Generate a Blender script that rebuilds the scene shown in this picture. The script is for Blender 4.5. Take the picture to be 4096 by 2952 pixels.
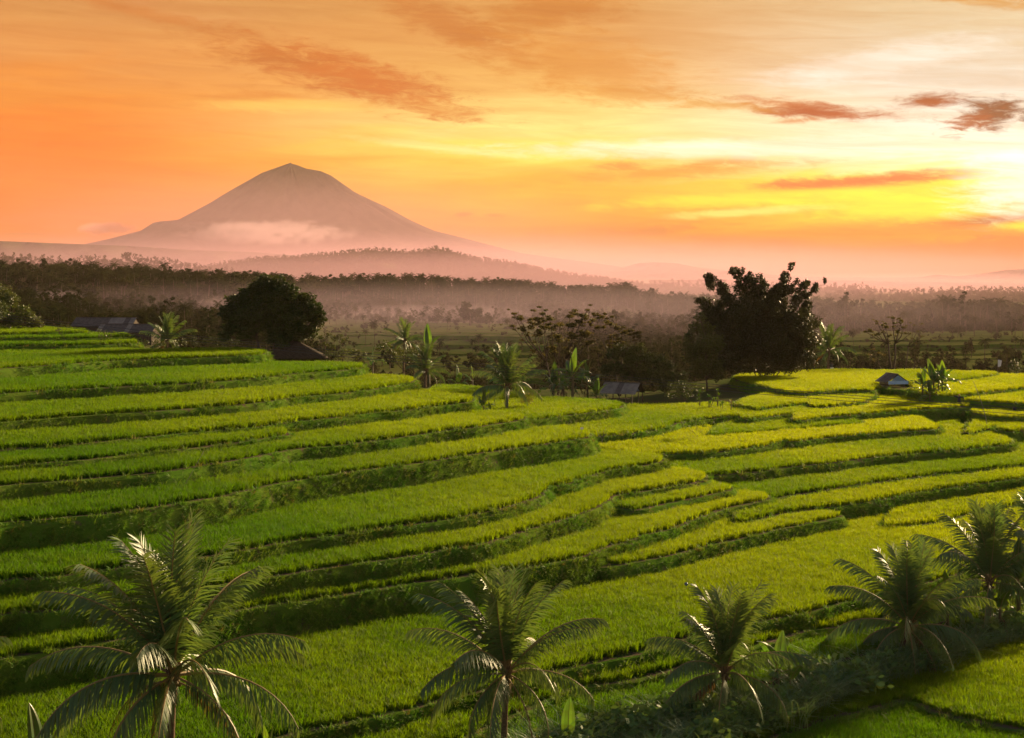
import bpy, math, random
import numpy as np
from mathutils import Vector, Matrix
from mathutils.geometry import tessellate_polygon

random.seed(11)
RNG = np.random.default_rng(11)
R = math.radians
scene = bpy.context.scene
for o in list(bpy.data.objects):
    bpy.data.objects.remove(o)

# ------------------------------------------------------------------ camera
F, CX, YH, HC = 6140.0, 2048.0, 1111.0, 28.0      # focal length (px of a 4096 wide frame), horizon row, eye height
cam_d = bpy.data.cameras.new('camera')
cam = bpy.data.objects.new('camera', cam_d)
scene.collection.objects.link(cam)
cam.location = (0, 0, HC)
cam.rotation_euler = (R(90), 0, 0)
cam_d.sensor_width = 36.0
cam_d.lens = F / 4096 * 36.0
cam_d.shift_y = -(2952 / 2 - YH) / 4096
cam_d.clip_start = 0.5
cam_d.clip_end = 40000
scene.camera = cam

SUN_AZ, SUN_EL = 41.0, 16.0
GLOW_AZ = 20.5
EXPOSURE = 1.42
SKY_K = 0.33
SUN_STRENGTH = 5.0
scene.view_settings.view_transform = 'Standard'
scene.view_settings.look = 'None'
scene.view_settings.exposure = EXPOSURE
scene.view_settings.gamma = 1.0
scene.view_settings.use_curve_mapping = False
cy = scene.cycles
cy.max_bounces = 6
cy.diffuse_bounces = 3
cy.glossy_bounces = 2
cy.transmission_bounces = 4
cy.transparent_max_bounces = 6
cy.volume_bounces = 1
cy.use_denoising = True
cy.volume_max_steps = 96
cy.sample_clamp_indirect = 4.0


def lin(c):
    out = []
    for v in c[:3]:
        v = v / 255.0
        out.append(v / 12.92 if v <= 0.04045 else ((v + 0.055) / 1.055) ** 2.4)
    return out


class NT:
    """small helper that writes node maths"""
    def __init__(self, tree):
        self.t = tree
        self.n = tree.nodes
        self.l = tree.links

    def put(self, sock, v):
        if isinstance(v, (int, float)):
            sock.default_value = v
        elif isinstance(v, (tuple, list)):
            if len(v) == 3 and len(sock.default_value) == 4:
                v = tuple(v) + (1.0,)
            sock.default_value = v
        else:
            self.l.new(v, sock)

    def m(self, op, a, b=0.0, c=None, clamp=False):
        nd = self.n.new('ShaderNodeMath')
        nd.operation = op
        nd.use_clamp = clamp
        self.put(nd.inputs[0], a)
        self.put(nd.inputs[1], b)
        if c is not None:
            self.put(nd.inputs[2], c)
        return nd.outputs[0]

    def sm(self, x, a, b, lo=0.0, hi=1.0):
        nd = self.n.new('ShaderNodeMapRange')
        nd.interpolation_type = 'SMOOTHSTEP'
        self.put(nd.inputs['Value'], x)
        nd.inputs['From Min'].default_value = a
        nd.inputs['From Max'].default_value = b
        nd.inputs['To Min'].default_value = lo
        nd.inputs['To Max'].default_value = hi
        return nd.outputs[0]

    def mix(self, f, a, b, kind='MIX'):
        nd = self.n.new('ShaderNodeMix')
        nd.data_type = 'RGBA'
        nd.blend_type = kind
        self.put(nd.inputs[0], f)
        self.put(nd.inputs[6], a)
        self.put(nd.inputs[7], b)
        return nd.outputs[2]

    def ramp(self, x, stops, mode='LINEAR'):
        nd = self.n.new('ShaderNodeValToRGB')
        cr = nd.color_ramp
        cr.interpolation = mode
        while len(cr.elements) < len(stops):
            cr.elements.new(0.5)
        for el, (p, c) in zip(cr.elements, stops):
            el.position = p
            el.color = tuple(c) + (1.0,)
        self.put(nd.inputs[0], x)
        return nd.outputs[0]

    def noise(self, vec, scale, detail=4.0, rough=0.55, dist=0.0, col=False):
        nd = self.n.new('ShaderNodeTexNoise')
        nd.inputs['Scale'].default_value = scale
        nd.inputs['Detail'].default_value = detail
        nd.inputs['Roughness'].default_value = rough
        nd.inputs['Distortion'].default_value = dist
        if vec is not None:
            self.l.new(vec, nd.inputs['Vector'])
        return nd.outputs['Color' if col else 'Fac']

    def comb(self, x, y, z):
        nd = self.n.new('ShaderNodeCombineXYZ')
        self.put(nd.inputs[0], x)
        self.put(nd.inputs[1], y)
        self.put(nd.inputs[2], z)
        return nd.outputs[0]


# ------------------------------------------------------------------ world
def build_world():
    w = bpy.data.worlds.new('World')
    scene.world = w
    w.use_nodes = True
    w.cycles.sampling_method = 'MANUAL'
    w.cycles.sample_map_resolution = 256
    w.node_tree.nodes.clear()
    N = NT(w.node_tree)
    tc = N.n.new('ShaderNodeTexCoord').outputs['Generated']
    sep = N.n.new('ShaderNodeSeparateXYZ')
    N.l.new(tc, sep.inputs[0])
    x, y, z = sep.outputs
    az = N.m('MULTIPLY', N.m('ARCTAN2', x, y), 57.29578)
    el = N.m('MULTIPLY', N.m('ARCSINE', z), 57.29578)
    s = N.m('MULTIPLY', N.m('ARCCOSINE', N.m('COSINE', N.m('MULTIPLY', N.m('SUBTRACT', az, GLOW_AZ), 0.0174533))), 57.29578)
    # wisps bend the layers a little
    base = N.comb(N.m('MULTIPLY', az, 0.05), N.m('MULTIPLY', el, 0.42), 0.0)
    warp = N.noise(base, 1.3, 4.0, 0.55, 0.4)
    fine = N.noise(N.comb(N.m('MULTIPLY', az, 0.16), N.m('MULTIPLY', N.m('ADD', el, N.m('MULTIPLY', az, -0.03)), 1.5), 3.0), 1.0, 8.0, 0.64, 0.9)
    e2 = N.m('ADD', el, N.m('MULTIPLY', N.m('SUBTRACT', warp, 0.5), 1.9))
    e2 = N.m('ADD', e2, N.m('MULTIPLY', N.m('SUBTRACT', fine, 0.5), 1.7))
    t = N.m('DIVIDE', e2, 30.0, clamp=True)

    def rp(rows):
        return N.ramp(t, [(e / 30.0, [k * g for k in lin(c)]) for e, c, g in rows])
    left = rp([(0, (228, 132, 112), 1), (1, (252, 134, 74), 1), (2.2, (255, 122, 24), 1.06), (5, (255, 124, 10), 1.06), (6.5, (252, 146, 40), 1.02),
               (8, (243, 156, 74), 1), (10.3, (222, 152, 80), 1), (16, (190, 146, 118), 1), (28, (128, 124, 138), 1)])
    mid = rp([(0, (236, 128, 104), 1), (1.2, (248, 128, 48), 1), (2.2, (255, 150, 0), 1.07), (3.6, (255, 178, 0), 1.1), (4.8, (255, 226, 90), 1.2),
              (5.7, (255, 230, 130), 1.15), (7.2, (252, 190, 96), 1), (9, (236, 164, 82), 1), (10.5, (224, 158, 82), 1), (16, (196, 150, 116), 1), (28, (135, 128, 138), 1)])
    right = rp([(0, (236, 118, 80), 1), (1.0, (250, 110, 26), 1), (1.7, (255, 142, 0), 1.15), (2.7, (255, 208, 0), 1.3), (3.4, (255, 230, 40), 1.35),
                (4.4, (255, 248, 210), 1.25), (5.4, (255, 244, 220), 1.15), (7.0, (246, 232, 210), 1), (9, (240, 214, 170), 1), (10.5, (236, 204, 152), 1),
                (17, (200, 172, 138), 1), (28, (140, 136, 142), 1)])
    anti = rp([(0, (200, 182, 190), 1), (5, (216, 202, 208), 1), (14, (208, 208, 218), 1), (28, (184, 194, 216), 1)])
    col = N.mix(N.sm(s, 4, 19), right, mid)
    col = N.mix(N.sm(s, 19, 37), col, left)
    col = N.mix(N.sm(s, 55, 120), col, anti)
    # large soft veils of thin cloud
    veil = N.noise(N.comb(N.m('MULTIPLY', az, 0.055), N.m('MULTIPLY', N.m('ADD', el, N.m('MULTIPLY', az, 0.10)), 0.30), 7.0), 1.0, 6.0, 0.6, 0.6)
    vf = N.m('MULTIPLY', N.sm(veil, 0.52, 0.78), N.sm(el, 5.0, 8.5, 0.12, 0.75))
    col = N.mix(vf, col, N.mix(N.sm(s, 6, 26), lin((230, 176, 106)), lin((226, 144, 80))))

    # single clouds: centre azimuth / elevation, half sizes in degrees, tilt, colour, strength, raggedness
    cl = [
        (1330, 300, 470, 90, -13, (222, 128, 62), 0.80, 1.0),
        (1480, 330, 300, 70, -15, (232, 126, 52), 0.70, 1.0),
        (1760, 440, 210, 45, -10, (240, 150, 70), 0.55, 1.0),
        (1080, 245, 250, 32, -3, (220, 132, 70), 0.65, 1.0),
        (1060, 400, 260, 22, 2, (244, 150, 62), 0.60, 0.8),
        (600, 90, 420, 25, -12, (232, 146, 92), 0.55, 0.8),
        (1800, 110, 330, 80, -22, (216, 128, 62), 0.65, 0.9),
        (2200, 50, 330, 100, 12, (222, 142, 68), 0.70, 0.9),
        (2350, 270, 420, 110, -8, (244, 168, 90), 0.55, 0.9),
        (2480, 380, 330, 38, -4, (246, 178, 96), 0.55, 0.9),
        (3150, 440, 260, 30, -6, (226, 128, 28), 0.80, 1.0),
        (3260, 462, 260, 30, -4, (196, 92, 10), 1.0, 0.9),
        (2880, 430, 220, 20, -4, (246, 190, 104), 0.60, 1.0),
        (3170, 495, 90, 10, 3, (226, 130, 36), 0.70, 1.0),
        (3680, 430, 120, 30, 3, (176, 88, 8), 1.0, 1.0),
        (3920, 485, 130, 62, 0, (120, 54, 4), 1.00, 1.1),
        (3830, 515, 85, 34, 10, (176, 88, 12), 0.92, 1.6),
        (2490, 663, 130, 17, 0, (246, 146, 52), 0.75, 1.0),
        (2850, 655, 120, 24, 6, (250, 166, 48), 0.65, 1.0),
        (2720, 690, 520, 30, 4, (255, 176, 48), 0.65, 0.9),
        (3450, 733, 440, 30, 3, (240, 112, 0), 1.0, 0.7),
        (3250, 742, 200, 17, 0, (248, 118, 8), 0.80, 0.9),
        (3930, 888, 280, 28, 2, (190, 70, 14), 1.0, 0.7),
        (3700, 900, 150, 6, 0, (236, 122, 18), 0.80, 0.8),
        (4060, 968, 330, 34, 4, (246, 128, 62), 0.95, 1.2),
        (3700, 1000, 420, 26, 2, (250, 142, 84), 0.80, 1.0),
        (2480, 935, 380, 24, 3, (232, 142, 104), 0.80, 1.0),
        (2250, 965, 450, 28, 0, (236, 152, 118), 0.75, 1.0),
        (1850, 858, 36, 9, 6, (234, 122, 60), 0.80, 1.2),
        (1980, 861, 36, 7, 0, (238, 132, 62), 0.80, 1.2),
        (140, 945, 130, 8, 0, (226, 150, 130), 0.60, 1.0),
        (0, 930, 60, 12, 0, (230, 156, 136), 0.60, 1.0),
        (3600, 8, 500, 22, -7, (226, 156, 66), 0.75, 1.0),
        (3950, 75, 300, 22, -8, (236, 178, 96), 0.65, 1.0),
    ]
    rag = N.noise(N.comb(N.m('MULTIPLY', az, 0.85), N.m('MULTIPLY', N.m('ADD', el, N.m('MULTIPLY', az, 0.06)), 3.4), 11.0), 1.0, 11.0, 0.70, 0.5)
    ragc = N.m('SUBTRACT', rag, 0.5)
    for u, v, hw, hh, tilt, c, st, rg in cl:
        ca, ce = (u - CX) / 107.2, (YH - v) / 107.2
        wa, we = hw / 107.2, hh / 107.2
        k = math.tan(R(tilt))
        dx = N.m('DIVIDE', N.m('SUBTRACT', az, ca), wa)
        dy = N.m('DIVIDE', N.m('SUBTRACT', N.m('SUBTRACT', el, ce), N.m('MULTIPLY', N.m('SUBTRACT', az, ca), k)), we)
        r2 = N.m('ADD', N.m('MULTIPLY', dx, dx), N.m('MULTIPLY', dy, dy))
        r2 = N.m('ADD', N.m('SQRT', r2), N.m('MULTIPLY', ragc, -3.4 * rg))
        f = N.sm(r2, 0.15, 1.45, st, 0.0)
        lc = lin(c)
        dk = 0.78 if sum(c) > 330 else 0.5
        col = N.mix(f, col, [lc[0] * dk * (1.15 if dk > 0.6 else 1.7), lc[1] * dk * 0.9, lc[2] * dk * 0.3])
    # bright streaks
    for u, v, hw, hh, tilt, c, st in [
        (3050, 800, 620, 26, 2, (255, 226, 20), 0.75), (3600, 830, 460, 60, 0, (255, 240, 0), 0.75), (3000, 850, 300, 16, 3, (255, 236, 110), 0.7),
        (4080, 760, 260, 120, 4, (255, 252, 236), 0.9), (4050, 650, 260, 40, 2, (255, 255, 250), 0.8), (3000, 600, 900, 36, 0, (255, 248, 224), 0.65),
        (4060, 915, 130, 22, 0, (255, 226, 0), 0.85), (3500, 275, 420, 60, 8, (246, 236, 220), 0.55), (1750, 590, 320, 18, -6, (255, 232, 140), 0.6),
        (1150, 430, 320, 26, 0, (255, 206, 90), 0.5)]:
        ca, ce = (u - CX) / 107.2, (YH - v) / 107.2
        wa, we = hw / 107.2, hh / 107.2
        k = math.tan(R(tilt))
        dx = N.m('DIVIDE', N.m('SUBTRACT', az, ca), wa)
        dy = N.m('DIVIDE', N.m('SUBTRACT', N.m('SUBTRACT', el, ce), N.m('MULTIPLY', N.m('SUBTRACT', az, ca), k)), we)
        r2 = N.m('ADD', N.m('SQRT', N.m('ADD', N.m('MULTIPLY', dx, dx), N.m('MULTIPLY', dy, dy))), N.m('MULTIPLY', ragc, -2.0))
        col = N.mix(N.sm(r2, 0.3, 1.5, st, 0.0), col, [k_ * 1.25 for k_ in lin(c)])
    # faint streaks everywhere
    st2 = N.noise(N.comb(N.m('MULTIPLY', az, 0.22), N.m('MULTIPLY', N.m('ADD', el, N.m('MULTIPLY', az, 0.05)), 2.6), 21.0), 1.0, 9.0, 0.66, 0.6)
    k2 = N.m('ADD', N.m('MULTIPLY', N.m('SUBTRACT', st2, 0.5), 0.75), 1.0)
    col = N.mix(1.0, col, N.comb(N.m('POWER', k2, 0.5), k2, N.m('POWER', k2, 1.5)), 'MULTIPLY')
    sky = N.n.new('ShaderNodeTexSky')
    sky.sky_type = 'NISHITA'
    sky.sun_disc = False
    sky.sun_elevation = R(SUN_EL)
    sky.sun_rotation = R(SUN_AZ)
    sky.air_density = 1.2
    sky.dust_density = 2.0
    nish = N.mix(1.0, sky.outputs[0], (0.11, 0.11, 0.11), 'MULTIPLY')
    col = N.mix(N.sm(el, 16, 42), col, nish)
    bg = N.n.new('ShaderNodeBackground')
    N.l.new(col, bg.inputs[0])
    bg.inputs[1].default_value = SKY_K
    out = N.n.new('ShaderNodeOutputWorld')
    N.l.new(bg.outputs[0], out.inputs[0])


build_world()
sun_d = bpy.data.lights.new('sun', 'SUN')
sun_d.energy = SUN_STRENGTH
sun_d.angle = R(5.0)
sun_d.color = (1.0, 0.73, 0.40)
sun = bpy.data.objects.new('sun', sun_d)
scene.collection.objects.link(sun)
sd = Vector((math.sin(R(SUN_AZ)) * math.cos(R(SUN_EL)), math.cos(R(SUN_AZ)) * math.cos(R(SUN_EL)), math.sin(R(SUN_EL))))
sun.rotation_euler = sd.to_track_quat('Z', 'Y').to_euler()
sun.location = sd * 400

# ------------------------------------------------------------------ helpers
COL = scene.collection


def wp(u, v, z):
    """ground point seen at pixel (u, v) of the 4096 px frame when it lies at height z"""
    d = F * (HC - z) / (v - YH)
    return ((u - CX) * d / F, d)


def tag(o, label=None, cat=None, group=None, kind=None):
    if label: o['label'] = label
    if cat: o['category'] = cat
    if group: o['group'] = group
    if kind: o['kind'] = kind
    return o


def link(o, parent=None):
    COL.objects.link(o)
    if parent is not None:
        o.parent = parent
    return o


def empty(name, loc, rz=0.0, sc=1.0):
    o = bpy.data.objects.new(name, None)
    o.location = loc
    o.rotation_euler = (0, 0, rz)
    o.scale = (sc, sc, sc)
    o.empty_display_size = 0.3
    return link(o)


def mesh_np(name, verts, faces, mats=(), mi=None, smooth=False):
    """verts (N,3); faces (M,k) array or list of tuples"""
    me = bpy.data.meshes.new(name)
    verts = np.asarray(verts, dtype=np.float32)
    if isinstance(faces, np.ndarray):
        k = faces.shape[1]
        me.vertices.add(len(verts))
        me.vertices.foreach_set('co', verts.ravel())
        me.loops.add(faces.size)
        me.loops.foreach_set('vertex_index', faces.astype(np.int32).ravel())
        me.polygons.add(len(faces))
        me.polygons.foreach_set('loop_start', np.arange(0, faces.size, k, dtype=np.int32))
        try:
            me.polygons.foreach_set('loop_total', np.full(len(faces), k, dtype=np.int32))
        except Exception:
            pass
        me.update(calc_edges=True)
    else:
        me.from_pydata(verts.tolist(), [], faces)
    for m in mats:
        me.materials.append(m)
    if mi is not None:
        me.polygons.foreach_set('material_index', np.asarray(mi, dtype=np.int32))
    if smooth:
        me.polygons.foreach_set('use_smooth', np.ones(len(me.polygons), dtype=bool))
    me.update()
    return me


def obj(name, me, parent=None, loc=None, rot=None, scale=None):
    o = bpy.data.objects.new(name, me)
    if loc is not None: o.location = loc
    if rot is not None: o.rotation_euler = rot
    if scale is not None: o.scale = scale if hasattr(scale, '__len__') else (scale,) * 3
    return link(o, parent)


class MB:
    """collects boxes, tubes and strips of one part"""
    def __init__(self):
        self.v, self.f, self.m = [], [], []

    def add(self, vs, fs, mi=0):
        b = len(self.v)
        self.v += [tuple(p) for p in vs]
        self.f += [tuple(b + i for i in q) for q in fs]
        self.m += [mi] * len(fs)

    def box(self, c, s, rz=0.0, mi=0, rot=None):
        M = rot if rot is not None else Matrix.Rotation(rz, 3, 'Z')
        vs = []
        for dz in (-.5, .5):
            for dx, dy in ((-.5, -.5), (.5, -.5), (.5, .5), (-.5, .5)):
                vs.append(Vector(c) + M @ Vector((dx * s[0], dy * s[1], dz * s[2])))
        self.add(vs, [(3, 2, 1, 0), (4, 5, 6, 7), (0, 1, 5, 4), (1, 2, 6, 5), (2, 3, 7, 6), (3, 0, 4, 7)], mi)

    def tube(self, pts, rads, n=8, mi=0, cap=True):
        pts = [Vector(p) for p in pts]
        rings = []
        a = None
        for i, p in enumerate(pts):
            d = (pts[min(i + 1, len(pts) - 1)] - pts[max(i - 1, 0)])
            d = d.normalized() if d.length > 1e-9 else Vector((0, 0, 1))
            if a is None:
                a = d.orthogonal().normalized()
            a = (a - d * a.dot(d))
            a = a.normalized() if a.length > 1e-6 else d.orthogonal().normalized()
            b = d.cross(a)
            rings.append([p + (a * math.cos(2 * math.pi * k / n) + b * math.sin(2 * math.pi * k / n)) * rads[i] for k in range(n)])
        vs = [q for r_ in rings for q in r_]
        fs = []
        for i in range(len(pts) - 1):
            for k in range(n):
                fs.append((i * n + k, i * n + (k + 1) % n, (i + 1) * n + (k + 1) % n, (i + 1) * n + k))
        if cap:
            fs.append(tuple(range(n - 1, -1, -1)))
            fs.append(tuple((len(pts) - 1) * n + k for k in range(n)))
        self.add(vs, fs, mi)

    def mesh(self, name, mats, smooth=False):
        return mesh_np(name, np.array(self.v, dtype=np.float32), self.f, mats, self.m, smooth)


def inpoly(px, py, poly):
    """even-odd test, vectorised"""
    res = np.zeros(len(px), dtype=bool)
    x0, y0 = poly.min(0)
    x1, y1 = poly.max(0)
    idx = np.nonzero((px >= x0) & (px <= x1) & (py >= y0) & (py <= y1))[0]
    if len(idx) == 0:
        return res
    X, Y = px[idx], py[idx]
    ins = np.zeros(len(idx), dtype=bool)
    n = len(poly)
    if len(idx) < 600:
        ax, ay = poly[:, 0][:, None], poly[:, 1][:, None]
        nx_ = np.roll(poly, -1, 0)
        bx, by = nx_[:, 0][:, None], nx_[:, 1][:, None]
        dy = np.where(by == ay, 1e-12, by - ay)
        c = ((ay > Y) != (by > Y)) & (X < (bx - ax) * (Y - ay) / dy + ax)
        res[idx] = (c.sum(0) % 2) == 1
        return res
    for i in range(n):
        ax, ay = poly[i]
        bx, by = poly[(i + 1) % n]
        if ay == by:
            continue
        c = (ay > Y) != (by > Y)
        ins ^= c & (X < (bx - ax) * (Y - ay) / (by - ay) + ax)
    res[idx] = ins
    return res


def smooth_line(pts, step):
    """Catmull-Rom through plan points, resampled about every `step` metres"""
    P = [np.array(p, dtype=float) for p in pts]
    P = [2 * P[0] - P[1]] + P + [2 * P[-1] - P[-2]]
    out = []
    for i in range(1, len(P) - 2):
        p0, p1, p2, p3 = P[i - 1], P[i], P[i + 1], P[i + 2]
        # centripetal-like: limit tangents so sharp tips do not loop
        L = np.linalg.norm(p2 - p1)
        t1 = (p2 - p0) * 0.5
        t2 = (p3 - p1) * 0.5
        for t in (t1, t2):
            n_ = np.linalg.norm(t)
            if n_ > L:
                t *= L / n_
        n = max(1, int(L / step))
        for k in range(n):
            s = k / n
            h1 = 2 * s ** 3 - 3 * s ** 2 + 1
            h2 = s ** 3 - 2 * s ** 2 + s
            h3 = -2 * s ** 3 + 3 * s ** 2
            h4 = s ** 3 - s ** 2
            out.append(h1 * p1 + h2 * t1 + h3 * p2 + h4 * t2)
    out.append(P[-2])
    return np.array(out)


# ------------------------------------------------------------------ materials
def mat_new(name):
    m = bpy.data.materials.new(name)
    m.use_nodes = True
    m.node_tree.nodes.clear()
    return m, NT(m.node_tree)


def mat_leaf(name, c1, c2, trans=0.45, rough=0.5, spec=0.3, tcol=None, nscale=0.05, bright=0.35, c3=None, ripe_lit=None, tone=None):
    """leaf: two base colours mixed in patches, part of the light passes through"""
    m, N = mat_new(name)
    geo = N.n.new('ShaderNodeNewGeometry')
    oi = N.n.new('ShaderNodeObjectInfo')
    big = N.noise(geo.outputs['Position'], nscale, 3.0, 0.6)
    col = N.mix(N.sm(big, 0.35, 0.65), c1, c2)
    if ripe_lit is not None:
        # hill crop greener and also painted darker for its dimmer light; right fields riper
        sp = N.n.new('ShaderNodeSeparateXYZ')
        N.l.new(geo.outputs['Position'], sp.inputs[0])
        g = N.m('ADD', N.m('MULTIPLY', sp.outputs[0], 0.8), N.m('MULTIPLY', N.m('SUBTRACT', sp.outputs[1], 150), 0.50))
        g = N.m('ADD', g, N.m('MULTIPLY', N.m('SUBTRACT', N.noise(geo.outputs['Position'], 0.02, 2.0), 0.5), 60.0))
        col = N.mix(N.sm(g, -35, 75), col, ripe_lit)
    if tone:
        at = N.n.new('ShaderNodeAttribute')
        at.attribute_type = 'INSTANCER'
        at.attribute_name = 'tone'
        col = N.mix(N.m('MULTIPLY', at.outputs['Fac'], 0.75), col, tone)
    if c3 is not None:
        col = N.mix(N.sm(oi.outputs['Random'], 0.86, 1.0, 0, 0.8), col, c3)
    rnd = geo.outputs['Random Per Island']
    v = N.m('ADD', N.m('MULTIPLY', N.m('ADD', N.m('MULTIPLY', rnd, 0.6), N.m('MULTIPLY', oi.outputs['Random'], 0.4)), 2 * bright), 1.0 - bright)
    hsv = N.n.new('ShaderNodeHueSaturation')
    N.l.new(v, hsv.inputs['Value'])
    N.l.new(N.m('ADD', N.m('MULTIPLY', rnd, 0.03), 0.485), hsv.inputs['Hue'])
    N.l.new(col, hsv.inputs['Color'])
    p = N.n.new('ShaderNodeBsdfPrincipled')
    N.l.new(hsv.outputs[0], p.inputs['Base Color'])
    p.inputs['Roughness'].default_value = rough
    p.inputs['Specular IOR Level'].default_value = spec
    tr = N.n.new('ShaderNodeBsdfTranslucent')
    tc = tcol or (1.25, 1.1, 0.5)
    N.l.new(N.mix(1.0, hsv.outputs[0], tc, 'MULTIPLY'), tr.inputs['Color'])
    ms = N.n.new('ShaderNodeMixShader')
    ms.inputs[0].default_value = trans
    N.l.new(p.outputs[0], ms.inputs[1])
    N.l.new(tr.outputs[0], ms.inputs[2])
    out = N.n.new('ShaderNodeOutputMaterial')
    N.l.new(ms.outputs[0], out.inputs[0])
    return m


def mat_plain(name, c1, c2, scale=2.0, rough=0.8, spec=0.2, bump=0.0, stretch=None, detail=6.0, metal=0.0):
    m, N = mat_new(name)
    tc = N.n.new('ShaderNodeTexCoord').outputs['Object']
    if stretch:
        mp = N.n.new('ShaderNodeMapping')
        mp.inputs['Scale'].default_value = stretch
        N.l.new(tc, mp.inputs[0])
        tc = mp.outputs[0]
    nz = N.noise(tc, scale, detail, 0.65)
    col = N.mix(N.sm(nz, 0.32, 0.68), c1, c2)
    p = N.n.new('ShaderNodeBsdfPrincipled')
    N.l.new(col, p.inputs['Base Color'])
    p.inputs['Roughness'].default_value = rough
    p.inputs['Specular IOR Level'].default_value = spec
    p.inputs['Metallic'].default_value = metal
    if bump:
        b = N.n.new('ShaderNodeBump')
        b.inputs['Strength'].default_value = bump
        b.inputs['Distance'].default_value = 0.05
        N.l.new(nz, b.inputs['Height'])
        N.l.new(b.outputs[0], p.inputs['Normal'])
    out = N.n.new('ShaderNodeOutputMaterial')
    N.l.new(p.outputs[0], out.inputs[0])
    return m


M = {}
M['rice'] = mat_leaf('rice_leaf', (0.058, 0.138, 0.003), (0.130, 0.210, 0.004), trans=0.55, rough=0.55, spec=0.08, nscale=0.035, bright=0.45, tcol=(1.3, 1.2, 0.35), ripe_lit=(0.280, 0.340, 0.005), tone=(0.055, 0.150, 0.004))
M['bank_grass'] = mat_leaf('bank_grass_leaf', (0.080, 0.190, 0.016), (0.125, 0.205, 0.018), trans=0.40, rough=0.6, spec=0.12, nscale=0.12, bright=0.35, c3=(0.16, 0.13, 0.04))
M['tall_grass'] = mat_leaf('tall_grass_leaf', (0.130, 0.230, 0.100), (0.160, 0.250, 0.090), trans=0.3, rough=0.5, spec=0.25, nscale=0.3)
M['weed'] = mat_leaf('weed_leaf', (0.120, 0.230, 0.070), (0.150, 0.240, 0.065), trans=0.4, rough=0.5, spec=0.2, nscale=0.4)
M['palm'] = mat_leaf('palm_leaf', (0.085, 0.155, 0.060), (0.105, 0.165, 0.052), trans=0.32, rough=0.48, spec=0.42, nscale=0.25, tcol=(1.45, 1.25, 0.35), bright=0.3)
M['palm_dry'] = mat_leaf('palm_leaf_dry', (0.120, 0.075, 0.025), (0.085, 0.070, 0.025), trans=0.35, rough=0.5, spec=0.3, nscale=0.25, tcol=(1.5, 1.0, 0.4))
M['banana'] = mat_leaf('banana_leaf', (0.060, 0.125, 0.040), (0.085, 0.150, 0.030), trans=0.45, rough=0.35, spec=0.5, nscale=0.4, tcol=(1.6, 1.5, 0.3))
M['banana_dry'] = mat_leaf('banana_leaf_dry', (0.12, 0.065, 0.03), (0.08, 0.05, 0.025), trans=0.3, rough=0.7, spec=0.2)
M['tree_dark'] = mat_leaf('tree_leaf_dark', (0.030, 0.050, 0.008), (0.050, 0.065, 0.010), trans=0.25, rough=0.5, spec=0.3, nscale=0.2, bright=0.45)
M['tree_mid'] = mat_leaf('tree_leaf', (0.050, 0.075, 0.018), (0.080, 0.095, 0.020), trans=0.3, rough=0.5, spec=0.25, nscale=0.15, bright=0.4)
M['tree_far'] = mat_leaf('tree_leaf_far', (0.024, 0.034, 0.014), (0.044, 0.046, 0.018), trans=0.2, rough=0.8, spec=0.0, nscale=0.012, bright=0.55)
M['bamboo_leaf'] = mat_leaf('bamboo_leaf', (0.032, 0.042, 0.010), (0.052, 0.056, 0.013), trans=0.2, rough=0.5, spec=0.25, nscale=0.12, bright=0.4)
M['acacia'] = mat_leaf('acacia_leaf', (0.070, 0.070, 0.020), (0.095, 0.080, 0.022), trans=0.4, rough=0.6, spec=0.2, nscale=0.2, bright=0.4)
M['bark'] = mat_plain('bark', (0.060, 0.042, 0.028), (0.115, 0.085, 0.058), 6.0, 0.9, 0.1, 0.6, (3, 3, 0.6))
M['palm_bark'] = mat_plain('palm_bark', (0.095, 0.062, 0.038), (0.17, 0.115, 0.07), 5.0, 0.9, 0.1, 0.7, (1, 1, 5))
M['rib'] = mat_plain('palm_rib', (0.20, 0.135, 0.05), (0.26, 0.17, 0.06), 3.0, 0.5, 0.4)
M['banana_stem'] = mat_plain('banana_stem', (0.090, 0.065, 0.030), (0.12, 0.11, 0.045), 4.0, 0.6, 0.3, 0.2, (3, 3, 0.5))
M['wood'] = mat_plain('weathered_wood', (0.11, 0.085, 0.065), (0.20, 0.165, 0.135), 4.0, 0.85, 0.15, 0.3, (1, 1, 6))
M['wood_dark'] = mat_plain('dark_wood', (0.045, 0.034, 0.026), (0.085, 0.065, 0.05), 4.0, 0.9, 0.1, 0.3)
M['tin'] = mat_plain('weathered_roof_sheet', (0.14, 0.115, 0.092), (0.23, 0.195, 0.16), 1.2, 0.6, 0.35, 0.1)
M['tin_old'] = mat_plain('old_roof_sheet', (0.070, 0.054, 0.042), (0.12, 0.096, 0.078), 1.5, 0.7, 0.3, 0.1)
M['blue'] = mat_plain('blue_painted_board', (0.26, 0.44, 0.62), (0.34, 0.52, 0.68), 2.5, 0.6, 0.3, 0.1)
M['blue_tarp'] = mat_plain('blue_tarp', (0.16, 0.24, 0.40), (0.22, 0.32, 0.50), 2.5, 0.6, 0.3, 0.1)
M['thatch'] = mat_plain('thatch', (0.075, 0.055, 0.032), (0.14, 0.10, 0.055), 9.0, 0.95, 0.05, 0.8, (1, 6, 6))
M['tile'] = mat_plain('clay_tile', (0.040, 0.030, 0.020), (0.075, 0.055, 0.035), 3.0, 0.85, 0.15)
M['stone'] = mat_plain('dark_stone', (0.09, 0.085, 0.08), (0.15, 0.14, 0.13), 4.0, 0.9, 0.1, 0.4)
M['white'] = mat_plain('white_cloth', (0.70, 0.66, 0.62), (0.80, 0.77, 0.73), 3.0, 0.8, 0.1)
M['cloth_dark'] = mat_plain('dark_cloth', (0.035, 0.035, 0.045), (0.06, 0.06, 0.07), 6.0, 0.9, 0.1)
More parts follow.
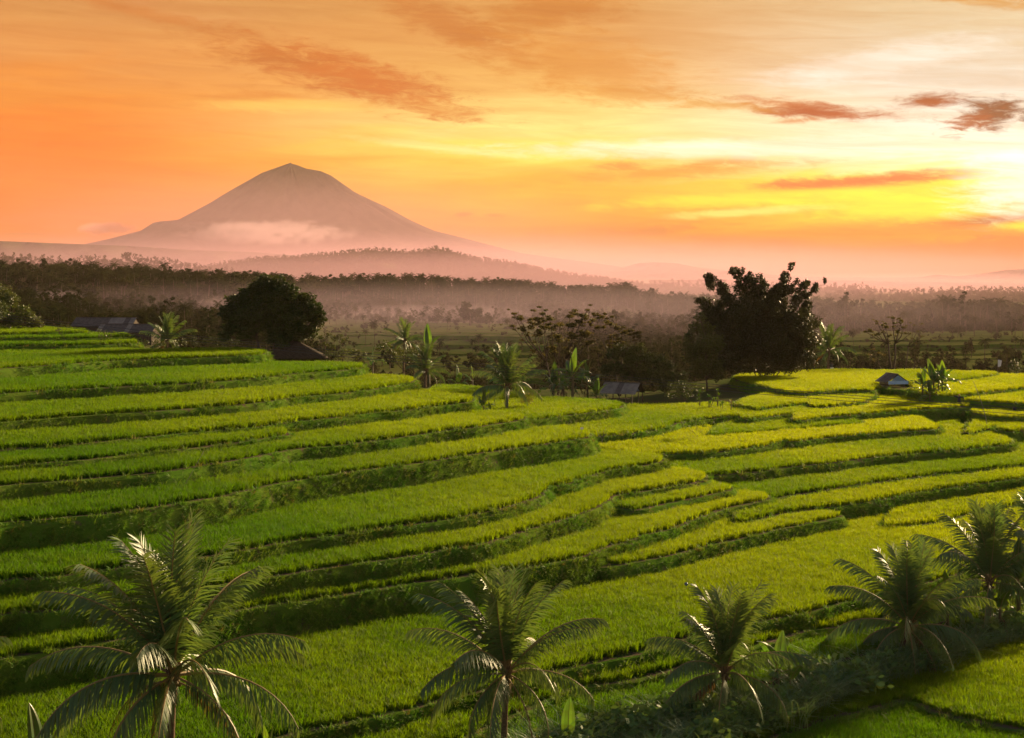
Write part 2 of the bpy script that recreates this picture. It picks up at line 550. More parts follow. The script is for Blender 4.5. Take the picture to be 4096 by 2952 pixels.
M['cloth_red'] = mat_plain('faded_red_cloth', (0.25, 0.07, 0.04), (0.32, 0.10, 0.06), 6.0, 0.9, 0.1)
M['cable'] = mat_plain('cable', (0.05, 0.05, 0.05), (0.08, 0.075, 0.07), 3.0, 0.7, 0.2)
M['chrome'] = mat_plain('dark_glazed_ball', (0.05, 0.07, 0.12), (0.07, 0.10, 0.16), 3.0, 0.15, 0.8)
M['fruit'] = mat_plain('coconut_husk', (0.13, 0.085, 0.03), (0.17, 0.12, 0.03), 3.0, 0.6, 0.3)


def mat_ground():
    m, N = mat_new('earth_and_grass')
    geo = N.n.new('ShaderNodeNewGeometry')
    P = geo.outputs['Position']
    big = N.noise(P, 0.010, 6.0, 0.6, 0.5)
    sml = N.noise(P, 0.35, 6.0, 0.65)
    green = N.mix(N.sm(big, 0.35, 0.65), (0.045, 0.070, 0.018), (0.075, 0.085, 0.028))
    col = N.mix(N.sm(sml, 0.45, 0.7), green, (0.085, 0.065, 0.040))
    p = N.n.new('ShaderNodeBsdfPrincipled')
    N.l.new(col, p.inputs['Base Color'])
    p.inputs['Roughness'].default_value = 0.95
    p.inputs['Specular IOR Level'].default_value = 0.0
    out = N.n.new('ShaderNodeOutputMaterial')
    N.l.new(p.outputs[0], out.inputs[0])
    return m


def mat_terrace():
    """grass grown over earth on the banks, bare trodden earth on the bunds, mud under the rice"""
    m, N = mat_new('terrace_earth')
    geo = N.n.new('ShaderNodeNewGeometry')
    P = geo.outputs['Position']
    sep = N.n.new('ShaderNodeSeparateXYZ')
    N.l.new(geo.outputs['Normal'], sep.inputs[0])
    n1 = N.noise(P, 0.8, 8.0, 0.7, 0.3)
    n2 = N.noise(P, 0.11, 4.0, 0.6)
    grass = N.mix(N.sm(n2, 0.35, 0.65), (0.070, 0.150, 0.014), (0.095, 0.150, 0.018))
    earth = N.mix(N.sm(n1, 0.3, 0.7), (0.070, 0.050, 0.034), (0.115, 0.085, 0.055))
    bank = N.mix(N.sm(n1, 0.54, 0.70), grass, earth)
    top = N.mix(N.sm(n1, 0.36, 0.56), grass, earth)
    col = N.mix(N.sm(sep.outputs[2], 0.8, 0.97), bank, top)
    p = N.n.new('ShaderNodeBsdfPrincipled')
    N.l.new(col, p.inputs['Base Color'])
    p.inputs['Roughness'].default_value = 0.95
    p.inputs['Specular IOR Level'].default_value = 0.0
    b = N.n.new('ShaderNodeBump')
    b.inputs['Strength'].default_value = 0.8
    b.inputs['Distance'].default_value = 0.15
    N.l.new(N.noise(P, 3.0, 6.0, 0.7), b.inputs['Height'])
    N.l.new(b.outputs[0], p.inputs['Normal'])
    out = N.n.new('ShaderNodeOutputMaterial')
    N.l.new(p.outputs[0], out.inputs[0])
    return m


M['ground'] = mat_ground()
M['terrace'] = mat_terrace()
M['valley_rice'] = mat_leaf('valley_rice', (0.045, 0.058, 0.016), (0.075, 0.080, 0.022), trans=0.0, rough=0.9, spec=0.0, nscale=0.03, bright=0.2)
M['hill'] = mat_plain('wooded_slope', (0.035, 0.045, 0.022), (0.06, 0.06, 0.03), 0.02, 0.95, 0.0, 0.0)
M['volcano'] = mat_plain('volcanic_slope', (0.060, 0.042, 0.040), (0.110, 0.072, 0.062), 0.012, 0.95, 0.0, 0.0)
#@@TERRAIN
# ------------------------------------------------------------------ terraces
RH = 0.60          # height of the rice
# z of the bed, words for the label, front lip and back edge of the rice as seen in the photograph (unprojected onto the bed), rice?
TERR = [
 ('hill', 18.50, 'topmost narrow step of the left hillside', [(-600,1338),(0,1323),(200,1321),(348,1318)], [(345,1312),(200,1305),(0,1305),(-600,1308)]),
 ('hill', 17.90, 'second narrow step from the hilltop', [(-600,1360),(0,1342),(300,1340),(514,1334)], [(510,1328),(348,1326),(200,1320),(-600,1325)]),
 ('hill', 17.11, 'third step from the hilltop, ending before the leaning palm', [(-600,1392),(0,1371),(300,1366),(540,1358)], [(538,1351),(514,1350),(300,1350),(-600,1352)]),
 ('hill', 16.11, 'fourth step from the hilltop, ending under the big dark tree', [(-600,1493),(0,1457),(220,1443),(441,1427),(661,1418),(1000,1406),(1058,1398)], [(1050,1390),(1000,1387),(800,1388),(560,1392),(300,1380),(-600,1395)]),
 ('hill', 14.54, 'fifth step from the hilltop, passing the thatched shed', [(-600,1592),(0,1554),(309,1537),(661,1519),(1000,1497),(1165,1480),(1341,1466),(1440,1456)], [(1452,1446),(1275,1441),(1120,1442),(1000,1430),(500,1430),(-600,1490)]),
 ('hill', 13.07, 'sixth step from the hilltop, ending at a young palm', [(-600,1708),(0,1664),(309,1642),(661,1620),(1000,1594),(1165,1570),(1341,1554),(1517,1533),(1642,1514)], [(1652,1504),(1561,1495),(1500,1494),(1300,1480),(500,1520),(-600,1590)]),
 ('hill', 11.70, 'seventh step from the hilltop, ending beside the short banana plant', [(-600,1815),(0,1770),(309,1748),(661,1717),(1000,1687),(1165,1667),(1341,1649),(1561,1625),(1738,1603),(1868,1589)], [(1876,1580),(1861,1574),(1738,1560),(1640,1552),(1300,1570),(500,1650),(-600,1715)]),
 ('hill', 11.00, 'short eighth step of the left hillside, ending half way along', [(-600,1900),(0,1841),(309,1817),(661,1777),(1000,1737),(1140,1718)], [(1150,1710),(1032,1695),(661,1725),(0,1785),(-600,1830)]),
 ('hill', 10.23, 'ninth step of the left hillside, rounded end below the young palm', [(-600,1985),(0,1916),(309,1889),(661,1854),(1000,1808),(1165,1777),(1341,1757),(1561,1731),(1782,1704),(1900,1690),(2020,1670),(2082,1659)], [(2090,1651),(2064,1644),(1968,1637),(1880,1635),(1500,1650),(1165,1695),(661,1775),(0,1825),(-600,1880)]),
 ('hill', 8.71, 'tenth step of the left hillside, above the tallest bank', [(-600,2180),(0,2063),(220,2041),(441,2018),(661,1988),(882,1954),(1076,1913),(1341,1870),(1561,1841),(1782,1810),(1932,1789),(2065,1772),(2197,1754),(2335,1731)], [(2353,1721),(2329,1711),(2285,1705),(2130,1698),(1900,1722),(1500,1775),(1000,1845),(0,1945),(-600,2075)]),
 ('hill', 6.22, 'broad eleventh field of the hillside with an indented edge', [(-600,2410),(0,2288),(220,2272),(441,2238),(882,2183),(1165,2132),(1341,2110),(1561,2075),(1800,2043),(1976,2010),(2131,1966),(2172,1928),(2263,1909),(2373,1873),(2505,1847),(2630,1825)], [(2640,1817),(2616,1809),(2549,1803),(2417,1794),(2330,1792),(1900,1865),(1000,2015),(0,2145),(-600,2270)]),
 ('hill', 4.88, 'twelfth step of the hillside, long strip below the broad field', [(-600,2550),(0,2420),(229,2402),(600,2350),(1000,2284),(1165,2260),(1341,2234),(1561,2203),(1782,2165),(1900,2150),(2020,2116),(2122,2085),(2285,2045),(2373,2014),(2440,1977),(2456,1962),(2594,1939),(2800,1897),(2808,1890)], [(2815,1883),(2760,1871),(2690,1861),(2600,1852),(2175,1955),(1900,2065),(1000,2205),(0,2335),(-600,2440)]),
 ('hill', 4.05, 'short wedge step on the nose of the hill', [(2455,2006),(2541,2014),(2660,1990),(2800,1965),(2918,1940)], [(2925,1931),(2811,1910),(2650,1925),(2560,1945),(2480,1975)]),
 ('hill', 3.15, 'second lowest step of the left hillside', [(-600,2740),(0,2590),(500,2512),(900,2423),(1165,2378),(1341,2348),(1561,2309),(1782,2278),(1900,2264),(2094,2243),(2300,2203),(2479,2142),(2723,2068),(2885,2015),(3063,1978)], [(3072,1968),(3063,1962),(2977,1955),(2928,1953),(2850,1960),(2541,2035),(2444,2030),(1900,2210),(1000,2355),(0,2495),(-600,2610)]),
 ('hill', 1.95, 'lowest step of the hillside, a long tongue above the bottom field', [(2370,2245),(2423,2243),(2570,2218),(2723,2185),(3062,2105),(3200,2080),(3346,2050)], [(3356,2040),(3304,2031),(3110,2010),(3000,2015),(2800,2060),(2500,2180),(2400,2215)]),
 ('flat', 0.50, 'large bottom field behind the row of palms', [(-500,3280),(700,3020),(1089,2915),(1300,2870),(1500,2826),(1775,2757),(2100,2675),(2348,2610),(2589,2560),(2721,2520),(3008,2458),(3211,2421),(3346,2386),(3469,2359),(3700,2302),(4096,2210),(4500,2130)], [(4500,1915),(4096,1945),(3746,1985),(3500,2030),(3359,2055),(3062,2125),(2723,2210),(2423,2260),(1900,2375),(1000,2510),(0,2710),(-500,2830)]),
 ('flat', 0.95, 'small raised field behind the palms at the right', [(3545,2084),(3620,2080),(3746,2064),(3888,2030),(4096,1992),(4500,1945)], [(4500,1880),(4096,1930),(3746,1972),(3600,2010),(3560,2050)]),
 ('flat', -0.60, 'strip just below the bottom field, crossing behind the palms', [(600,3280),(1500,3030),(1787,2930),(1930,2866),(2302,2723),(2500,2690),(2646,2654),(2850,2598),(3211,2497),(3365,2474),(3600,2420),(4096,2290),(4500,2200)], [(4500,2160),(4096,2225),(3469,2375),(3008,2475),(2348,2630),(1500,2840),(700,3040)]),
 ('flat', -1.35, 'lowest strip beside the weeds and the palms', [(1000,3280),(1787,3030),(2400,2845),(2650,2785),(2900,2728),(3254,2635),(3500,2570),(3700,2515),(4096,2400),(4500,2310)], [(4500,2210),(4096,2295),(3600,2425),(3211,2500),(2646,2660),(2302,2730),(1787,2940),(1100,3180)]),
 ('near', -2.80, 'near field at the bottom right in front of the weeds', [(2500,3180),(2800,3010),(3204,2862),(3400,2812),(3626,2766),(3752,2806),(3900,2842),(4096,2874),(4500,2950)], [(4600,2405),(4096,2530),(3555,2684),(3204,2838),(2922,2954),(2650,3080)]),
 ('near', -3.35, 'nearest field in the bottom right corner', [(2300,3420),(3000,3480),(4700,3560)], [(4700,2900),(4096,2850),(3752,2780),(3626,2742),(3400,2790),(3204,2840),(2800,2990),(2400,3200)]),
 ('flat', 8.00, 'yellow field beyond the two short palms', [(1880,1692),(2100,1666),(2241,1648),(2350,1636),(2461,1621),(2485,1612)], [(2490,1605),(2479,1601),(2380,1590),(2250,1583),(2131,1578),(1990,1552),(1860,1536),(1751,1536),(1700,1560)]),
 ('flat', 6.50, 'yellow field in front of the grey roofed shelter', [(2230,1752),(2355,1732),(2461,1723),(2594,1706),(2669,1688),(2700,1675),(2770,1666),(2808,1660),(2947,1651),(2985,1663),(3101,1649),(3200,1640),(3292,1628)], [(3300,1622),(3250,1618),(2950,1608),(2885,1604),(2700,1608),(2505,1613),(2450,1636),(2241,1668),(2140,1690)]),
 ('flat', 5.65, 'thin middle strip of the valley fields', [(2842,1730),(2928,1721),(3101,1709),(3250,1697),(3400,1684),(3435,1680)], [(3440,1674),(3400,1669),(3280,1654),(3100,1652),(2972,1668),(2860,1690)]),
 ('flat', 5.40, 'wide field with a high bank in the middle distance', [(2280,1772),(2417,1783),(2549,1797),(2629,1801),(2700,1796),(2800,1794),(2916,1783),(3050,1764),(3136,1746),(3165,1751),(3300,1733),(3400,1726),(3510,1716),(3740,1702)], [(3755,1695),(3700,1668),(3600,1642),(3450,1650),(3300,1678),(2928,1708),(2800,1692),(2669,1697),(2461,1733),(2300,1750)]),
 ('flat', 4.30, 'broad field running to the right with a blunt end', [(2600,1915),(2823,1885),(3000,1868),(3131,1853),(3350,1830),(3562,1805),(3800,1784),(4026,1762)], [(4042,1750),(4036,1743),(3967,1724),(3880,1712),(3845,1688),(3810,1655),(3750,1655),(3735,1705),(3510,1728),(3141,1757),(2800,1802),(2629,1812),(2550,1830)]),
 ('flat', 2.95, 'long field below the blunt ended one', [(2780,2015),(3069,1970),(3315,1935),(3500,1909),(3685,1885),(3900,1863),(4096,1842),(4500,1800)], [(4500,1730),(4096,1760),(4029,1772),(3562,1828),(3131,1876),(2885,1902),(2750,1950)]),
 ('flat', 2.40, 'narrow strip above the tall dark bank at the right', [(2950,2065),(3125,2030),(3254,2013),(3500,1978),(3746,1937),(4096,1894),(4500,1845)], [(4500,1795),(4096,1842),(3685,1885),(3315,1935),(3069,1972),(2950,2010)]),
 ('flat', 4.90, 'small field by the leaning stick at the right edge', [(3866,1719),(3930,1703),(3984,1690),(4003,1702),(4041,1709),(4096,1703),(4500,1675)], [(4500,1620),(4096,1640),(3960,1630),(3890,1670)]),
 ('flat', 5.90, 'field at the right edge below the scarecrow', [(3890,1636),(3990,1652),(4096,1656),(4500,1655)], [(4500,1550),(4096,1590),(3904,1575),(3880,1610)]),
 ('flat', 6.50, 'field around the small blue gabled hut', [(3180,1668),(3300,1653),(3440,1642),(3602,1629),(3700,1622),(3872,1613)], [(3885,1604),(3900,1585),(3760,1555),(3600,1538),(3500,1545),(3460,1575),(3300,1608),(3190,1635)]),
 ('flat', 7.10, 'rounded field below the bamboo', [(3030,1624),(3104,1613),(3222,1601),(3262,1613),(3330,1609),(3440,1597),(3488,1570),(3498,1560)], [(3495,1550),(3350,1545),(3190,1550),(3080,1562),(2990,1585),(2940,1608)]),
 ('flat', 8.00, 'far yellow field along the skyline of the plateau', [(2940,1502),(2962,1510),(3049,1532),(3117,1547),(3190,1559),(3252,1556),(3350,1550),(3470,1548),(3514,1540),(3640,1546),(3756,1570),(3897,1560),(4096,1539),(4500,1510)], [(4500,1490),(4096,1491),(3820,1484),(3560,1476),(3300,1472),(2970,1490)]),
 ('flat', 8.45, 'low raised strip on the skyline at the right', [(3640,1523),(3826,1510),(3972,1489)], [(3980,1482),(3820,1478),(3600,1474),(3560,1500)]),
 ('flat', 7.20, 'narrow field behind the banana clump', [(3690,1578),(3760,1582),(3904,1591),(4096,1602),(4500,1630)], [(4500,1495),(4096,1525),(3900,1546),(3750,1558)]),
]


def offset_poly(P, d):
    n = len(P)
    nx = np.roll(P, -1, 0) - np.roll(P, 1, 0)
    ln = np.maximum(np.linalg.norm(nx, axis=1, keepdims=True), 1e-6)
    nx = nx / ln
    nor = np.stack([nx[:, 1], -nx[:, 0]], 1)
    return P + nor * (d if np.isscalar(d) else d[:, None])


def wob(P, amp, sc, seed):
    """cheap smooth noise along a line"""
    r = np.random.default_rng(seed)
    out = np.zeros(len(P))
    for k in range(4):
        a, b, c = r.normal(size=2) * sc * (1.75 ** k), r.uniform(0, 6.28), amp / (1.6 ** k)
        out += c * np.sin(P[:, 0] * a[0] + P[:, 1] * a[1] + b)
    return out


CLEAR = [((3568 - CX) * 283 / F, 283, 3.2, -8.5, 3.0), ((2490 - CX) * 262 / F, 262, 4.0, -3.5, 4.0), ((3836 - CX) * 258 / F, 258, 0.6, -3.0, 0.5)]


class Terrace:
    pass


TS = []
for i, (zone, z, words, front, back) in enumerate(TERR):
    t = Terrace()
    t.i, t.zone, t.z, t.words = i, zone, z, words
    fp = smooth_line([wp(u, v, z + RH) for u, v in front], 0.8)
    bp = smooth_line([wp(u, v, z + RH) for u, v in back], 2.0)
    P = np.concatenate([fp, bp])
    area = 0.5 * np.sum(P[:, 0] * np.roll(P[:, 1], -1) - np.roll(P[:, 0], -1) * P[:, 1])
    if area < 0:
        P = P[::-1]
        # keep the outline counter-clockwise so that offsets go outwards
    far = P[:, 1].mean()
    t.poly = offset_poly(P, wob(P, 0.20, 0.13, 100 + i))
    t.far = far
    TS.append(t)


def top_at(px, py):
    """height of the highest terrace bed over each point, -inf where there is none"""
    h = np.full(len(px), -1e9)
    for t in TS:
        ins = inpoly(px, py, t.lip)
        h[ins] = np.maximum(h[ins], t.z)
    return h


BUND = 0.55
for t in TS:
    t.lip = offset_poly(t.poly, BUND)

# ---- ground sheet: heights from control points in (column, log distance)
CTRL = []
for u in (-2500, -600, 600, 2048, 3400, 4600, 6500):
    for d, z in ((2, 26.3), (8, 24.0), (20, 19.0), (40, 10.5), (60, 3.0), (75, -2.5), (88, -4.6)):
        CTRL.append((u, d, z))
for t in TS:
    P = t.poly
    for k in range(0, len(P), max(1, len(P) // 14)):
        x, y = P[k]
        CTRL.append((CX + F * x / y, y, t.z - 1.5))
for u, v in ((1300, 3150), (1900, 2990), (2400, 2930), (2650, 2860), (2900, 2800), (3250, 2700), (3600, 2590), (4096, 2450), (4500, 2350)):
    x, d = wp(u, v, -2.9)
    CTRL.append((u, d, -2.0))
CTRL += [  # the saddle behind the hill, the plateau edge, the valley and the plain
 (-400, 275, 14), (200, 275, 15), (600, 262, 13.5), (900, 270, 13.0), (1150, 262, 12.6), (1400, 248, 11.3), (1600, 245, 9.0), (1750, 262, 8.0), (1900, 292, 5.8),
 (2150, 268, 6.6), (2350, 262, 6.3), (2550, 262, 5.6), (2700, 268, 5.8), (2850, 285, 6.0), (2900, 310, 6.5), (3100, 322, 6.6), (3300, 336, 6.4), (3600, 338, 6.4), (3900, 338, 6.4), (4300, 338, 6.0),
 (-600, 330, 13), (200, 330, 12), (600, 325, 11), (1000, 320, 6), (1500, 310, 2), (1900, 340, -1), (2400, 330, -2), (2900, 370, -3), (3500, 400, -6), (4300, 400, -6), (5200, 400, -6),
 (-800, 450, 10), (0, 430, 9), (500, 430, 7), (1000, 450, -3), (1500, 480, -20), (2100, 480, -20), (2800, 480, -14), (3500, 500, -18), (4100, 500, -17), (5000, 500, -17),
 (-800, 700, 12), (0, 700, 11), (700, 700, 3), (1500, 700, -12), (2200, 700, -12), (3000, 700, -12), (3800, 700, -14), (5000, 700, -14),
 (-800, 950, 12), (0, 950, 11), (700, 950, 5), (1500, 950, -3.5), (2200, 950, -4.5), (3000, 950, -7), (3800, 950, -8), (5000, 950, -8),
 (-800, 1250, 14), (0, 1250, 13), (700, 1250, 9), (1400, 1250, 1), (2200, 1250, -6), (3000, 1250, -13), (3800, 1250, -18), (5000, 1250, -20),
 (-800, 1500, 17), (0, 1500, 16), (500, 1500, 14), (900, 1500, 11), (1400, 1500, 7), (2200, 1500, -4), (3000, 1500, -18), (3800, 1500, -25), (5000, 1500, -27),
 (-800, 1800, 12), (0, 1800, 12), (700, 1800, 9), (1400, 1800, 4), (2200, 1800, -5), (3000, 1800, -20), (3800, 1800, -29), (5000, 1800, -31),
 (-800, 2500, 5), (600, 2500, 2), (1800, 2500, -6), (3000, 2500, -27), (4000, 2500, -36), (5500, 2500, -36),
 (-800, 4500, 8), (600, 4500, 5), (1800, 4500, -4), (3000, 4500, -24), (4000, 4500, -32), (5500, 4500, -32),
 (-2000, 7200, 40), (600, 7200, 24), (2200, 7200, 2), (3400, 7200, -6), (5500, 7200, 0),
 (-2500, 10300, 50), (600, 10300, 40), (2200, 10300, 30), (3400, 10300, 28), (5500, 10300, 28)]
CTRL = np.array(CTRL, dtype=float)
CTRL[:, 1] = np.log(CTRL[:, 1])


def ground_z(px, py):
    d = np.maximum(np.hypot(px, py), 1.5)
    yy = np.maximum(py, 0.25 * d)
    u = np.clip(CX + F * px / yy, -3000, 7000)
    ld = np.log(np.maximum(yy, 2.0))
    out = np.zeros(len(px))
    for a in range(0, len(px), 4000):
        du = (u[a:a + 4000, None] - CTRL[None, :, 0]) / 620.0
        dl = (ld[a:a + 4000, None] - CTRL[None, :, 1]) / 0.16
        w = 1.0 / (du * du + dl * dl + 0.012) ** 2.2
        out[a:a + 4000] = (w * CTRL[None, :, 2]).sum(1) / w.sum(1)
    return out


def surf(x, y):
    """visible height of the ground at one plan point"""
    px, py = np.array([x]), np.array([y])
    h = top_at(px, py)[0]
    return h if h > -1e8 else float(gz_final(px, py)[0])


def gz_final(px, py):
    z = ground_z(px, py)
    near = (py > 40) & (py < 420)
    if near.any():
        ix = np.nonzero(near)[0]
        cap = np.full(len(ix), 1e9)
        m = 1.6
        for ox, oy in ((0, 0), (m, 0), (-m, 0), (0, m * 1.5), (0, -m * 1.5)):
            h = top_at(px[ix] + ox, py[ix] + oy)
            cap = np.where(h > -1e8, np.minimum(cap, h - 0.45), cap)
        z[ix] = np.minimum(z[ix], cap)
    return z


def wood_swell(X, Y):
    """low swells of the ground under the far wood"""
    k = np.clip((Y - 1150) / 250, 0, 1) * np.clip((2600 - Y) / 400, 0, 1)
    return k * (3.2 * np.sin(X * 0.011 + 0.004 * Y + 1.0) + 2.2 * np.sin(X * 0.023 - 0.006 * Y) + 1.5 * np.sin(X * 0.051 + 2.0))


def build_ground():
    fine = np.linspace(-24, 24, 240)
    coarse = np.concatenate([np.linspace(-60, -24.6, 26)])
    side = np.concatenate([np.linspace(-180, -66, 12)])
    ang = np.concatenate([side, coarse, fine, -coarse[::-1], -side[::-1][:-1]])
    rad = [2.0]
    while rad[-1] < 70:
        rad.append(rad[-1] * 1.10)
    while rad[-1] < 360:
        rad.append(rad[-1] + 1.5)
    while rad[-1] < 10200:
        rad.append(rad[-1] * 1.022)
    rad = np.array(rad)
    A, Rr = np.meshgrid(np.radians(ang), rad)
    X, Y = (Rr * np.sin(A)).ravel(), (Rr * np.cos(A)).ravel()
    Z = gz_final(X, Y)
    Z += (np.sin(X * 0.021 + 1.3) * np.sin(Y * 0.017) * 0.9 + np.sin(X * 0.006 + Y * 0.004) * 1.6) * np.clip((Y - 380) / 200, 0, 1)
    Z += wood_swell(X, Y)
    na, nr = len(ang), len(rad)
    ii, jj = np.meshgrid(np.arange(nr - 1), np.arange(na), indexing='ij')
    j2 = (jj + 1) % na
    faces = np.stack([ii * na + jj, (ii + 1) * na + jj, (ii + 1) * na + j2, ii * na + j2], -1).reshape(-1, 4)[:, ::-1]
    V = np.stack([X, Y, Z], 1)
    V = np.vstack([V, [[0, 0, 26.4]]])
    me = mesh_np('ground', V, faces, [M['ground']], smooth=True)
    return tag(obj('ground', me), 'bare and grassy earth of the valley floor and slopes', None, None, 'structure')


# ---- instancing group shared by all crops
def instancer(name, coll):
    ng = bpy.data.node_groups.new(name, 'GeometryNodeTree')
    ng.interface.new_socket('Geometry', in_out='INPUT', socket_type='NodeSocketGeometry')
    ng.interface.new_socket('Geometry', in_out='OUTPUT', socket_type='NodeSocketGeometry')
    gi, go = ng.nodes.new('NodeGroupInput'), ng.nodes.new('NodeGroupOutput')
    iop = ng.nodes.new('GeometryNodeInstanceOnPoints')
    ci = ng.nodes.new('GeometryNodeCollectionInfo')
    ci.inputs['Collection'].default_value = coll
    ci.inputs['Separate Children'].default_value = True
    ci.inputs['Reset Children'].default_value = True
    iop.inputs['Pick Instance'].default_value = True

    def attr(nm, ty):
        a = ng.nodes.new('GeometryNodeInputNamedAttribute')
        a.data_type = ty
        a.inputs['Name'].default_value = nm
        return a.outputs['Attribute']
    L = ng.links
    L.new(gi.outputs[0], iop.inputs['Points'])
    L.new(ci.outputs[0], iop.inputs['Instance'])
    L.new(attr('pick', 'INT'), iop.inputs['Instance Index'])
    L.new(attr('turn', 'FLOAT_VECTOR'), iop.inputs['Rotation'])
    L.new(attr('size', 'FLOAT_VECTOR'), iop.inputs['Scale'])
    L.new(iop.outputs[0], go.inputs[0])
    return ng


def scatter(name, pts, ng, nvar, size, turn=None, parent=None, seed=0, sz_var=0.25, tall=None):
    r = np.random.default_rng(seed)
    n = len(pts)
    me = bpy.data.meshes.new(name)
    me.vertices.add(n)
    me.vertices.foreach_set('co', np.asarray(pts, dtype=np.float32).ravel())
    if turn is None:
        turn = np.stack([r.normal(0, 0.12, n), r.normal(0, 0.12, n), r.uniform(0, 6.283, n)], 1)
    s = size * (1 + r.uniform(-sz_var, sz_var, n))
    sz = np.stack([s, s, s * (tall if tall is not None else 1.0)], 1)
    a = me.attributes.new('pick', 'INT', 'POINT'); a.data.foreach_set('value', r.integers(0, nvar, n).astype(np.int32))
    a = me.attributes.new('turn', 'FLOAT_VECTOR', 'POINT'); a.data.foreach_set('vector', turn.astype(np.float32).ravel())
    a = me.attributes.new('size', 'FLOAT_VECTOR', 'POINT'); a.data.foreach_set('vector', sz.astype(np.float32).ravel())
    o = obj(name, me, parent)
    md = o.modifiers.new('plants', 'NODES')
    md.node_group = ng
    return o


def blades(n, rad, h0, h1, w, bend, seed, mat, name, seg=3):
    """a tuft of bent tapering blades"""
    r = np.random.default_rng(seed)
    V, Fc = [], []
    for k in range(n):
        a = r.uniform(0, 6.283); q = rad * math.sqrt(r.uniform())
        bx, by = q * math.cos(a), q * math.sin(a)
        h = r.uniform(h0, h1)
        da = a + r.normal(0, 1.0)
        lean = bend * r.uniform(0.25, 1.0) * h
        wa = da + 1.57 + r.normal(0, 0.5)
        wx, wy = math.cos(wa) * w * 0.5, math.sin(wa) * w * 0.5
        b = len(V)
        for s in range(seg + 1):
            t = s / seg
            k2 = lean * t * t * 1.15
            z = h * (t - 0.28 * bend * t ** 3)
            cx, cy_ = bx + math.cos(da) * k2, by + math.sin(da) * k2
            ww = 1.0 - 0.85 * t ** 2
            V.append((cx - wx * ww, cy_ - wy * ww, z)); V.append((cx + wx * ww, cy_ + wy * ww, z))
        for s in range(seg):
            Fc.append((b + 2 * s, b + 2 * s + 1, b + 2 * s + 3, b + 2 * s + 2))
    return bpy.data.objects.new(name, mesh_np(name, np.array(V), np.array(Fc), [mat]))


def plant_set(name, objs):
    c = bpy.data.collections.new(name)
    for o in objs:
        c.objects.link(o)
    return c


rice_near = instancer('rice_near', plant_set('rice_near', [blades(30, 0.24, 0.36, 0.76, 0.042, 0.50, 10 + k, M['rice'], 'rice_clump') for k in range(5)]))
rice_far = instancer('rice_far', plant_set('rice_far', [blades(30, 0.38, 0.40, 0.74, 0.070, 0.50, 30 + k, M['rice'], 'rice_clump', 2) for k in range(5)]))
bank_set = instancer('bank_grass', plant_set('bank_grass', [blades(20, 0.26, 0.14, 0.50, 0.040, 0.9, 50 + k, M['bank_grass'], 'grass_tuft', 2) for k in range(5)]))


def jitter_grid(P, sp, r):
    x0, y0 = P.min(0); x1, y1 = P.max(0)
    nx, ny = int((x1 - x0) / sp) + 1, int((y1 - y0) / sp) + 1
    X, Y = np.meshgrid(x0 + np.arange(nx) * sp, y0 + np.arange(ny) * sp)
    X = X.ravel() + r.uniform(-.5, .5, X.size) * sp
    Y = Y.ravel() + r.uniform(-.5, .5, Y.size) * sp
    return X, Y


